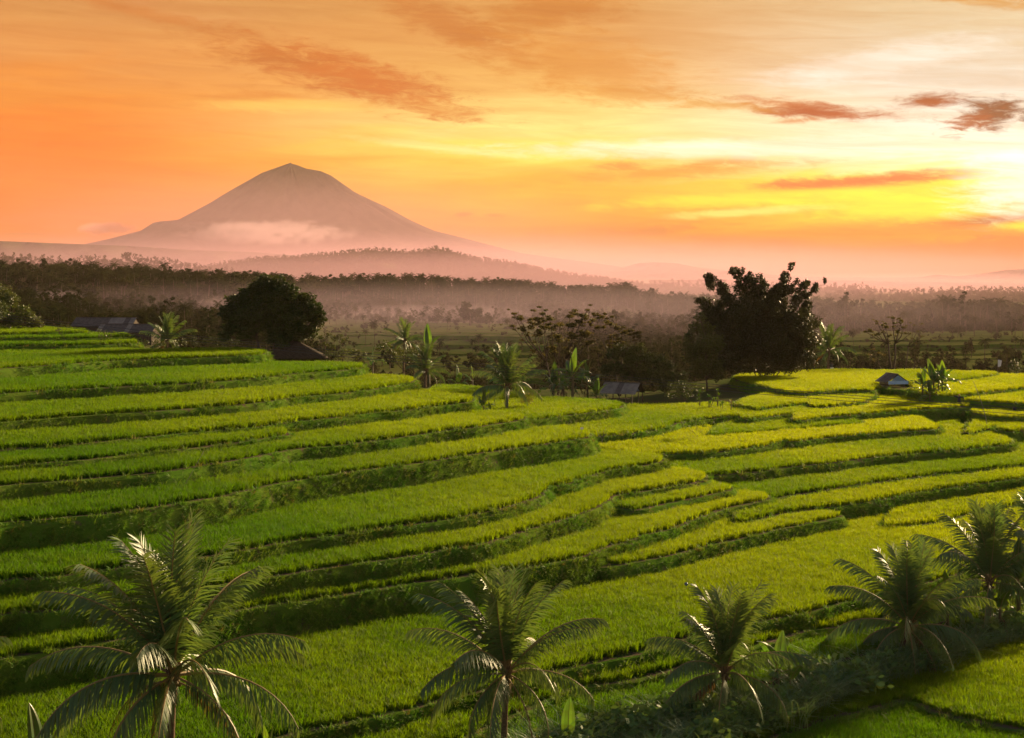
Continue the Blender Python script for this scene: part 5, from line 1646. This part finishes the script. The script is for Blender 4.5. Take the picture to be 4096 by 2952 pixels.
def valley_scrub():
    r = np.random.default_rng(12)
    n = 18000
    u = r.uniform(-500, 4600, n)
    y = np.exp(r.uniform(math.log(440), math.log(1200), n))
    x = (u - CX) * y / F
    ok = ~((u > 3230) & (y < 640))
    for o in bpy.data.objects:
        if o.name.startswith('valley_terrace'):
            m_ = (len(o.data.vertices)) // 4
            co = np.empty(len(o.data.vertices) * 3, np.float32); o.data.vertices.foreach_get('co', co)
            P = co.reshape(-1, 3)[:m_, :2]
            ok &= ~inpoly(x, y, P) | (r.uniform(size=n) < 0.22)
    x, y = x[ok], y[ok]
    # bushes along the lips of the valley terraces
    lx, ly = [], []
    for o in bpy.data.objects:
        if o.name.startswith('valley_terrace'):
            m_ = len(o.data.vertices) // 4
            co = np.empty(len(o.data.vertices) * 3, np.float32); o.data.vertices.foreach_get('co', co)
            P = co.reshape(-1, 3)[:60, :2]
            for q in r.integers(0, 59, 34):
                p = P[q] + (P[q + 1] - P[q]) * r.uniform()
                lx.append(p[0] + r.normal(0, 1)); ly.append(p[1] - 0.6 + r.normal(0, 0.6))
    lx, ly = np.array(lx), np.array(ly)
    o = wood('bushes and grass along the edges of the valley terraces', lx, ly, gz_final(lx, ly) - 0.5, 19, BROAD, 0.16, 0.6)
    o.name = 'shrubbery'
    o['category'] = 'shrubs'
    z = gz_final(x, y)
    k = x * F / y + CX < 2150
    for sel, words in ((k, 'scrub and small trees on the valley floor at the left'), (~k, 'scrub and small trees on the valley floor at the right')):
        o = wood(words, x[sel], y[sel], z[sel] - 0.4, 13 + int(sel[0]), BROAD + BROAD + TALL + PALM, 0.46, 0.55)
        o.name = 'shrubbery'
        o['category'] = 'shrubs'


valley_scrub()
#@@BUILT
# ------------------------------------------------------------------ huts, houses and small things
def gable_slope(b, half, ridge_z, eave_z, length, side, thick=0.06, over=0.0, mi=0):
    """one roof slope, ridge along local Y"""
    x1 = side * half
    vs = []
    for dz in (0, -thick):
        vs += [(0, -length / 2, ridge_z + dz), (x1, -length / 2, eave_z + dz), (x1, length / 2, eave_z + dz), (0, length / 2, ridge_z + dz)]
    b.add(vs, [(0, 1, 2, 3) if side > 0 else (3, 2, 1, 0), (7, 6, 5, 4) if side > 0 else (4, 5, 6, 7), (0, 4, 5, 1), (1, 5, 6, 2), (2, 6, 7, 3), (3, 7, 4, 0)], mi)


def box_part(name, parent, c, s, mat, rot=None):
    b = MB()
    b.box((0, 0, 0), s)
    return obj(name, b.mesh(name, [M[mat]]), parent, c, rot)


def roof_frame(e, half, rz_, ez, L):
    """ridge cap and rafters; the sheets are its pieces"""
    b = MB()
    b.box((0, 0, rz_ + 0.06), (0.28, L + 0.1, 0.06))
    for k in range(5):
        y = -L / 2 + 0.15 + (L - 0.3) * k / 4
        for s in (-1, 1):
            b.tube([(0, y, rz_ - 0.10), (s * half * 0.98, y, ez - 0.09)], [0.05, 0.05], 4)
    return obj('roof', b.mesh('roof', [M['wood_dark']]), e)


def roof_sheets(e, half, rz_, ez, length, side, n, mats, seed):
    """a slope of overlapping sheets, each a piece of its own with shallow ribs"""
    r = np.random.default_rng(seed)
    w = length / n
    for k in range(n):
        b = MB()
        dz = 0.012 * (k % 2) + r.uniform(0, 0.01)
        m = 6
        y0 = -length / 2 + k * w
        vs, fs = [], []
        for q in range(m + 1):
            y = y0 + (w + 0.05) * q / m
            zz = dz + (0.03 if q % 2 else 0)
            vs += [(0, y, rz_ + zz), (side * half, y, ez + zz + r.uniform(-.01, .01)), (side * half, y, ez + zz - 0.03), (0, y, rz_ + zz - 0.03)]
        for q in range(m):
            a = 4 * q
            fs += [(a, a + 1, a + 5, a + 4), (a + 1, a + 2, a + 6, a + 5), (a + 2, a + 3, a + 7, a + 6)]
        b.add(vs, fs)
        obj('roof_sheet', b.mesh('roof_sheet', [M[mats[int(r.integers(len(mats)))]]]), e)


def shelter():
    D, u = 262.0, 2490
    x = (u - CX) * D / F
    zb = 6.6
    e = empty('open_shelter', (x, D, zb), R(90 - 24))
    tag(e, 'open field shelter with a grey sheet roof on posts', 'shelter')
    half, L, rz_, ez = 2.6, 6.4, 3.55, 1.75
    rf = roof_frame(e, half, rz_, ez, L)
    roof_sheets(rf, half, rz_, ez, L, -1, 7, ['tin', 'tin', 'tin_old'], 1)
    roof_sheets(rf, half, rz_, ez, L, 1, 7, ['tin', 'tin_old'], 2)
    for sx in (-1.6, 1.6):
        for sy in (-2.3, 0, 2.3):
            box_part('post', e, (sx, sy, 0.95), (0.13, 0.13, 2.3), 'wood')
        box_part('beam', e, (sx, 0, 2.07), (0.12, 4.9, 0.14), 'wood_dark')
    for sy in (-2.3, 2.3):
        box_part('tie_beam', e, (0, sy, 2.2), (3.3, 0.12, 0.14), 'wood_dark')
        box_part('king_post', e, (0, sy, 2.8), (0.1, 0.1, 1.1), 'wood_dark')
    box_part('bench', e, (0.3, 0.6, 0.75), (1.5, 3.2, 0.08), 'wood')
    b = MB()
    b.add([(-1.7, -2.42, 2.05), (1.7, -2.42, 2.05), (0.15, -2.36, 3.1)], [(0, 1, 2), (2, 1, 0)])
    b.add([(-1.7, -2.46, 2.05), (1.7, -2.46, 2.05), (0.15, -2.40, 3.1)], [(0, 1, 2), (2, 1, 0)])
    obj('gable_sheet', b.mesh('gable_sheet', [M['blue_tarp']]), e)


def blue_hut():
    D, u = 283.0, 3568
    x = (u - CX) * D / F
    e = empty('field_hut', (x, D, 6.9), R(17))
    tag(e, 'small wooden field hut with a pale blue gable board', 'hut')
    half, L, rz_, ez = 2.35, 4.2, 3.45, 1.95
    rf = roof_frame(e, half, rz_, ez, L)
    roof_sheets(rf, half, rz_, ez, L, -1, 5, ['tin', 'tin_old'], 3)
    roof_sheets(rf, half, rz_, ez, L, 1, 5, ['tin_old'], 4)
    for sx in (-1.55, 1.55):
        for sy in (-1.6, 1.6):
            box_part('post', e, (sx, sy, 0.70), (0.16, 0.16, 2.6), 'wood')
    # planks of the left wall and the low front
    for k in range(6):
        box_part('plank', e, (-1.62, 0, 0.2 + 0.3 * k), (0.05, 3.1, 0.27), 'wood' if k % 2 else 'wood_dark')
    for k in range(2):
        box_part('plank', e, (0, -1.66, 0.2 + 0.3 * k), (2.9, 0.05, 0.27), 'wood' if k % 2 else 'wood_dark')
    for k in range(2):
        box_part('plank', e, (0, 1.66, 0.2 + 0.3 * k), (2.9, 0.05, 0.27), 'wood_dark')
    box_part('rail', e, (0, 1.66, 1.35), (2.9, 0.08, 0.1), 'wood')
    box_part('platform', e, (0, 0, 0.62), (3.0, 3.2, 0.08), 'wood')
    box_part('gable_board', e, (0, -2.18, 1.92), (4.1, 0.06, 0.62), 'blue')
    b = MB()
    b.add([(-1.55, -2.16, 2.25), (1.55, -2.16, 2.25), (0, -2.16, 3.25)], [(0, 1, 2), (2, 1, 0)])
    b.add([(-1.55, -2.12, 2.25), (1.55, -2.12, 2.25), (0, -2.12, 3.25)], [(0, 1, 2), (2, 1, 0)])
    obj('gable_panel', b.mesh('gable_panel', [M['blue']]), e)


def thatched_shed():
    D, u = 255.0, 1178
    x = (u - CX) * D / F
    e = empty('open_shed', (x, D, 13.0), R(8))
    tag(e, 'dark open shed with a steep tiled roof under the big tree', 'shed')
    half, L, rz_, ez = 5.4, 8.4, 4.7, 1.75
    n = 14
    for k in range(n):
        # hipped roof: each course is a ring of tiles
        t0, t1 = 0.05 + 0.95 * k / n, 0.05 + 0.95 * (k + 1.2) / n
        b = MB()
        z0, z1 = rz_ + (ez - rz_) * t0 + 0.02, rz_ + (ez - rz_) * t1 + 0.10
        per = []
        m = 6 + 2 * k
        for (ax, ay), (bx, by) in (((-1, -1), (1, -1)), ((1, -1), (1, 1)), ((1, 1), (-1, 1)), ((-1, 1), (-1, -1))):
            for q in range(m):
                per.append((ax + (bx - ax) * q / m, ay + (by - ay) * q / m))
        vs, fs = [], []
        for q, (ax, ay) in enumerate(per):
            w = 0.06 * (q % 2)
            vs += [(ax * half * t0, ay * L / 2 * t0, z0 + w), (ax * half * t1, ay * L / 2 * t1, z1 + w), (ax * half * t1, ay * L / 2 * t1, z1 + w - 0.08)]
        for q in range(len(per)):
            a, c = 3 * q, 3 * ((q + 1) % len(per))
            fs += [(a, a + 1, c + 1, c), (a + 1, a + 2, c + 2, c + 1)]
        b.add(vs, fs)
        obj('tile_course', b.mesh('tile_course', [M['tile']]), e)
    box_part('ridge_cap', e, (0, 0, rz_ - 0.05), (0.7, 0.7, 0.3), 'tile')
    for sx in (-4.4, -1.6, 1.6, 4.4):
        for sy in (-2.6, 2.6):
            h = rz_ + (ez - rz_) * abs(sx) / half - 0.1
            box_part('post', e, (sx, sy, h / 2 - 0.15), (0.16, 0.16, h + 0.3), 'wood_dark')
    box_part('beam', e, (0, -2.6, 1.9), (9.0, 0.12, 0.16), 'wood_dark')
    tb = box_part('bench', e, (1.0, -2.2, 1.05), (2.2, 1.0, 0.06), 'wood')
    for sx in (-0.9, 0.9):
        box_part('leg', tb, (sx, -0.2, -0.57), (0.08, 0.08, 1.1), 'wood')
    box_part('back_wall', e, (0, 2.7, 0.9), (8.6, 0.06, 1.9), 'wood_dark')


def long_house(label, u0, u1, D, v_r, v_e, half, seed):
    k = D / F
    L = (u1 - u0) * k
    x = ((u0 + u1) / 2 - CX) * k
    zr, ze = z_at(v_r, D), z_at(v_e, D)
    g = float(gz_final(np.array([x]), np.array([D]))[0])
    e = empty('long_house', (x, D, g), R(90 - 7))
    tag(e, label, 'house', 'long sheet roofed houses')
    rr, ee = zr - g, ze - g
    rf = roof_frame(e, half, rr, ee, L)
    roof_sheets(rf, half, rr, ee, L, -1, 12, ['tin', 'tin_old', 'tin_old', 'tin_old'], seed)
    roof_sheets(rf, half, rr, ee, L, 1, 12, ['tin_old'], seed + 1)
    w = half * 0.86
    h = ee + 0.1
    box_part('wall', e, (-w, 0, h / 2 - 0.3), (0.2, L * 0.95, h + 0.4), 'wood_dark')
    box_part('wall', e, (w, 0, h / 2 - 0.3), (0.2, L * 0.95, h + 0.4), 'wood_dark')
    for s in (-1, 1):
        b = MB()
        y = s * L * 0.475
        for yy in (y, y + s * 0.12):
            b.add([(-w, yy, -0.5), (w, yy, -0.5), (w, yy, h), (0, yy, rr - 0.12), (-w, yy, h)], [(0, 1, 2, 3, 4), (4, 3, 2, 1, 0)])
        obj('gable_wall', b.mesh('gable_wall', [M['wood']]), e)


shelter()
blue_hut()
thatched_shed()
long_house('long house with a patched grey sheet roof beyond the upper terraces', 300, 552, 352, 1270, 1304, 3.4, 30)
long_house('lower long house with a dark sheet roof behind the leaning palm', 400, 632, 330, 1296, 1328, 3.2, 40)


def stick(name, label, cat, p0, p1, r0, r1, bow, mat='wood', n=9):
    e0, e1 = Vector(p0), Vector(p1)
    b = MB()
    pts = []
    for k in range(n):
        t = k / (n - 1)
        pts.append(e0.lerp(e1, t) - e0 + Vector(bow) * math.sin(math.pi * t))
    b.tube(pts, [r0 + (r1 - r0) * k / (n - 1) for k in range(n)], 6)
    o = obj(name, b.mesh(name, [M[mat]], True), None, e0)
    return tag(o, label, cat)


def P3(u, D, v):
    return ((u - CX) * D / F, D, z_at(v, D))


stick('bamboo_stick', 'tall thin bent stick leaning over the right hand fields', 'stick', P3(3951, 236, 1712), P3(3893, 238, 1525), 0.05, 0.03, (0.25, 0, 0))
stick('bamboo_stick', 'thin stick leaning in the tenth terrace of the hill', 'stick', P3(702, 139, 2000), P3(816, 141, 1803), 0.03, 0.02, (0.05, 0, 0))
stick('bamboo_stick', 'short stick standing in the field below the bamboo', 'stick', P3(3192, 282, 1560), P3(3192, 282, 1530), 0.035, 0.03, (0, 0, 0))
# overhead cables between two poles beyond the picture edges
pl, pr = Vector(P3(-420, 214, 1228)), Vector(P3(4560, 166, 1690))
for nm, p in (('left', pl), ('right', pr)):
    g = surf(p.x, p.y)
    e = empty('utility_pole', (p.x, p.y, g))
    tag(e, 'wooden pole carrying the cables beyond the %s edge' % nm, 'pole')
    box_part('post', e, (0, 0, (p.z - g) / 2 + 0.2), (0.24, 0.24, p.z - g + 1.0), 'wood')
    box_part('crossarm', e, (0, 0, p.z - g), (0.1, 1.6, 0.12), 'wood')
for k, (dz, dy, lab) in enumerate(((0.0, -0.6, 'lowest thin cable crossing the fields below the bamboo'), (0.35, 0.0, 'middle thin cable crossing the fields below the bamboo'), (0.62, 0.6, 'topmost thin cable crossing the fields below the bamboo'))):
    b = MB()
    pts = []
    for q in range(41):
        t = q / 40
        p = pl.lerp(pr, t)
        pts.append(Vector((p.x, p.y + dy, p.z + dz - 1.1 * 4 * t * (1 - t) * 0.9)) - pl)
    b.tube(pts, [0.03] * 41, 5)
    tag(obj('power_cable', b.mesh('power_cable', [M['cable']]), None, pl), lab, 'cable', 'overhead cables')


def scarecrow():
    D = 258.0
    e = empty('scarecrow', ((3836 - CX) * D / F, D, surf((3836 - CX) * D / F, D)))
    tag(e, 'dark scarecrow with outstretched arms in the far rice', 'scarecrow')
    b = MB(); b.tube([(0, 0, -0.1), (0, 0, 1.9)], [0.04, 0.04], 6); obj('pole', b.mesh('pole', [M['wood']]), e)
    b = MB(); b.tube([(-0.85, 0, 1.62), (-0.2, 0, 1.45), (0.2, 0, 1.45), (0.75, 0, 1.36), (0.8, 0, 1.05)], [0.09, 0.13, 0.13, 0.1, 0.07], 7); obj('sleeves', b.mesh('sleeves', [M['cloth_dark']]), e)
    b = MB(); b.tube([(0, 0, 0.55), (0, 0, 0.8), (0, 0, 1.3), (0, 0, 1.55)], [0.30, 0.27, 0.25, 0.12], 9); obj('shirt', b.mesh('shirt', [M['cloth_dark']]), e)
    b = MB(); b.tube([(0, 0, 1.58), (0, 0, 1.68), (0, 0, 1.82), (0, 0, 1.92)], [0.07, 0.13, 0.13, 0.06], 8); obj('head', b.mesh('head', [M['cloth_red']], True), e)


def flag(label, u, D, v0, v1, w, mat, lean):
    x = (u - CX) * D / F
    g = surf(x, D)
    e = empty('field_flag', (x, D, g))
    tag(e, label, 'flag')
    h = z_at(v0, D) - g
    b = MB(); b.tube([(0, 0, -0.1), (lean, 0, h)], [0.035, 0.02], 6); obj('pole', b.mesh('pole', [M['wood']]), e)
    hh = (v1 - v0) * D / F
    b = MB()
    n = 8
    vs, fs = [], []
    for k in range(n + 1):
        t = k / n
        off = 0.12 * math.sin(t * 7)
        vs += [(lean + w * t, off, h - 0.25 * w * t), (lean + w * t * 0.8, off + 0.06, h - hh - 0.1 * math.sin(t * 5))]
    for k in range(n):
        fs.append((2 * k, 2 * k + 1, 2 * k + 3, 2 * k + 2))
    b.add(vs, fs)
    m_ = b.mesh('cloth', [M[mat]])
    obj('cloth', m_, e)


scarecrow()
flag('small dark plastic flag in the field at the right edge', 4052, 246, 1625, 1640, 0.75, 'cloth_dark', 0.0)
flag('white flag blowing beside the bush at the far right', 3990, 345, 1438, 1466, 0.9, 'white', 0.1)


def ball_stick():
    D, u = 132.0, 2745
    e = empty('ball_on_stick', ((u - CX) * D / F, D, 0))
    tag(e, 'small dark ball on a stick in the bottom field', 'ball')
    b = MB(); b.tube([(0, 0, -0.1), (0, 0, 1.75)], [0.025, 0.02], 6); obj('stick', b.mesh('stick', [M['wood']]), e)
    b = MB(); b.tube([(0, 0, 1.66 + 0.16 * math.sin(a)) for a in np.linspace(-1.5, 1.5, 9)], [0.16 * math.cos(a) + 0.003 for a in np.linspace(-1.5, 1.5, 9)], 14); obj('ball', b.mesh('ball', [M['chrome']], True), e)


def shrine():
    D, u = 334.0, 3327
    x = (u - CX) * D / F
    e = empty('shrine', (x, D, 6.9))
    tag(e, 'small dark shrine wrapped in white cloth beside the lit palm', 'shrine')
    for nm, c, s, m_ in (('base', (0, 0, 0.4), (0.8, 0.8, 1.2), 'stone'), ('cloth', (0.05, -0.02, 1.3), (0.62, 0.62, 0.62), 'white'), ('shaft', (0, 0, 1.9), (0.5, 0.5, 0.7), 'stone'), ('cornice', (0, 0, 2.28), (0.8, 0.8, 0.12), 'stone')):
        box_part(nm, e, c, s, m_)
    b = MB(); b.tube([(0, 0, 2.34), (0, 0, 2.5), (0, 0, 2.85)], [0.5, 0.34, 0.04], 4); obj('roof', b.mesh('roof', [M['thatch']]), e)


def tarp_tent():
    D, u = 270.0, 3662
    e = empty('tarp_tent', ((u - CX) * D / F, D, 6.5), R(-20))
    tag(e, 'small dark tarpaulin tent at the foot of the banana clump', 'tent')
    b = MB()
    for s in (-1, 1):
        b.add([(s * 1.1, -0.9, 0), (s * 1.1, 0.9, 0), (0, 0.7, 1.5), (0, -0.7, 1.5)], [(0, 1, 2, 3) if s > 0 else (3, 2, 1, 0)])
        b.add([(s * 1.07, -0.88, 0), (s * 1.07, 0.88, 0), (0, 0.68, 1.46), (0, -0.68, 1.46)], [(3, 2, 1, 0) if s > 0 else (0, 1, 2, 3)])
    obj('sheet', b.mesh('sheet', [M['cloth_dark']]), e)
    b = MB(); b.tube([(0, -0.75, 0), (0, -0.75, 1.6)], [0.04, 0.03], 5); obj('pole', b.mesh('pole', [M['wood']]), e)


def sapling():
    D, u = 206.0, 2408
    x = (u - CX) * D / F
    e = empty('bare_sapling', (x, D, surf(x, D)))
    tag(e, 'leafless pale sapling on the bank between hill and fields', 'tree')
    b = MB()
    r = random.Random(4)
    b.tube([(0, 0, -0.2), (0.02, 0, 0.6), (-0.03, 0, 1.1)], [0.06, 0.05, 0.04], 6)
    for k, (dx, h) in enumerate(((-0.75, 2.3), (-0.35, 2.1), (0.25, 2.2), (0.55, 2.6), (0.7, 2.0))):
        b.tube([(-0.03, 0, 1.05), (dx * 0.6, r.uniform(-.2, .2), 1.45), (dx, r.uniform(-.3, .3), h)], [0.035, 0.03, 0.016], 5)
    obj('branches', b.mesh('branches', [M['wood']], True), e)


def white_board():
    D, u = 186.0, 2327
    x = (u - CX) * D / F
    e = empty('marker_board', (x, D, surf(x, D)))
    tag(e, 'tiny white board standing at the end of the tenth terrace', 'board')
    b = MB(); b.tube([(0, 0, -0.1), (0, 0, 1.0)], [0.025, 0.025], 5); obj('stake', b.mesh('stake', [M['wood']]), e)
    box_part('board', e, (0, -0.04, 1.05), (0.36, 0.04, 0.24), 'white')


ball_stick()
shrine()
tarp_tent()
sapling()
white_board()


# ------------------------------------------------------------------ haze
def build_haze():
    b = MB()
    x0, x1, y0, y1, z0, z1 = -11500, 11500, -11500, 11500, -75, 790
    b.box(((x0 + x1) / 2, (y0 + y1) / 2, (z0 + z1) / 2), (x1 - x0, y1 - y0, z1 - z0))
    m, N = mat_new('haze')
    v = N.n.new('ShaderNodeVolumePrincipled')
    v.inputs['Color'].default_value = (0.95, 0.70, 0.56, 1)
    v.inputs['Density'].default_value = 0.20e-4
    v.inputs['Anisotropy'].default_value = 0.25
    out = N.n.new('ShaderNodeOutputMaterial')
    N.l.new(v.outputs[0], out.inputs['Volume'])
    o = obj('haze', b.mesh('haze', [m]))
    tag(o, 'thin pinkish evening haze filling the whole valley', 'haze', None, 'stuff')


build_haze()


def cloud_bank(name, label, u, v, D, hw, hh, depth, dens, scale, thr, seed, col=(0.97, 0.93, 0.92, 1)):
    """a soft bank of low cloud or mist: lumpy density inside a flattened closed shell"""
    k = D / F
    b = MB()
    n, m = 16, 10
    vs, fs = [], []
    for i in range(m + 1):
        ph = math.pi * i / m
        for j in range(n):
            th = 2 * math.pi * j / n
            vs.append((math.sin(ph) * math.cos(th), math.sin(ph) * math.sin(th), math.cos(ph)))
    for i in range(m):
        for j in range(n):
            fs.append((i * n + j, (i + 1) * n + j, (i + 1) * n + (j + 1) % n, i * n + (j + 1) % n))
    me = bpy.data.meshes.new(name)
    me.from_pydata(vs, [], fs)
    mt, N = mat_new(name)
    tc = N.n.new('ShaderNodeTexCoord').outputs['Object']
    vl = N.n.new('ShaderNodeVectorMath'); vl.operation = 'LENGTH'; N.l.new(tc, vl.inputs[0])
    fall = N.sm(vl.outputs['Value'], 0.35, 1.0, 1.0, 0.0)
    mp = N.n.new('ShaderNodeMapping')
    mp.inputs['Scale'].default_value = (hw / hh * 0.55, depth / (hh * k) * 0.55, 1.0)
    mp.inputs['Location'].default_value = (seed * 3.7, seed, 0)
    N.l.new(tc, mp.inputs[0])
    nz = N.noise(mp.outputs[0], scale, 4.0, 0.6, 0.2)
    den = N.m('MULTIPLY', N.sm(N.m('ADD', nz, N.m('MULTIPLY', N.m('SUBTRACT', fall, 0.5), 0.45)), thr, thr + 0.22), N.m('MULTIPLY', fall, dens))
    p = N.n.new('ShaderNodeVolumePrincipled')
    p.inputs['Color'].default_value = col
    p.inputs['Anisotropy'].default_value = 0.2
    N.l.new(den, p.inputs['Density'])
    out = N.n.new('ShaderNodeOutputMaterial')
    N.l.new(p.outputs[0], out.inputs['Volume'])
    me.materials.append(mt)
    o = obj(name, me, None, ((u - CX) * k, D, z_at(v, D)), None, (hw * k, depth, hh * k))
    tag(o, label, 'mist' if name == 'mist' else 'cloud', None, 'stuff')


PINK = (0.97, 0.70, 0.78, 1)
LILAC = (0.95, 0.56, 0.70, 1)
DUSK = (0.84, 0.62, 0.74, 1)
cloud_bank('mist', 'puffy pale bank of low cloud lying across the foot of the volcano', 1060, 930, 8750, 560, 84, 190, 0.0032, 2.4, 0.50, 1, PINK)  # a low cloud in front of the volcano, mist in name only
cloud_bank('mist', 'thin stretched streak of low cloud left of the volcano', 430, 915, 8700, 190, 42, 150, 0.004, 1.4, 0.45, 2, PINK)  # low cloud as well, sharing the object name of the mist layers
cloud_bank('mist', 'broad pink mist layer hiding the foot of the volcano', 1500, 1055, 7300, 3600, 150, 800, 0.00050, 0.4, -1.0, 3, LILAC)
cloud_bank('mist', 'rosy evening haze hanging around the volcano', 1200, 960, 8100, 1700, 350, 500, 0.00046, 0.4, -1.0, 10, LILAC)
cloud_bank('mist', 'broad lilac mist layer between the forest and the long hill', 2000, 1105, 3500, 3600, 150, 900, 0.00040, 0.4, -1.0, 7, LILAC)
cloud_bank('mist', 'thin lilac mist filling the valley before the forest', 2000, 1240, 960, 3000, 150, 380, 0.00042, 0.4, -1.0, 8, DUSK)
cloud_bank('mist', 'pale mist layer lying on the plain at the far right', 3700, 1140, 5400, 1600, 60, 300, 0.0014, 0.5, -1.0, 9, LILAC)
cloud_bank('mist', 'white mist patch in the trees at the far left', 235, 1185, 800, 120, 34, 30, 0.005, 0.8, 0.25, 4, DUSK)
cloud_bank('mist', 'white mist patch left of the big round tree', 870, 1215, 830, 110, 40, 30, 0.004, 0.8, 0.25, 5, DUSK)
cloud_bank('mist', 'bluish mist hanging over the valley terraces', 1700, 1255, 1080, 620, 50, 70, 0.0022, 0.8, 0.25, 6, DUSK)
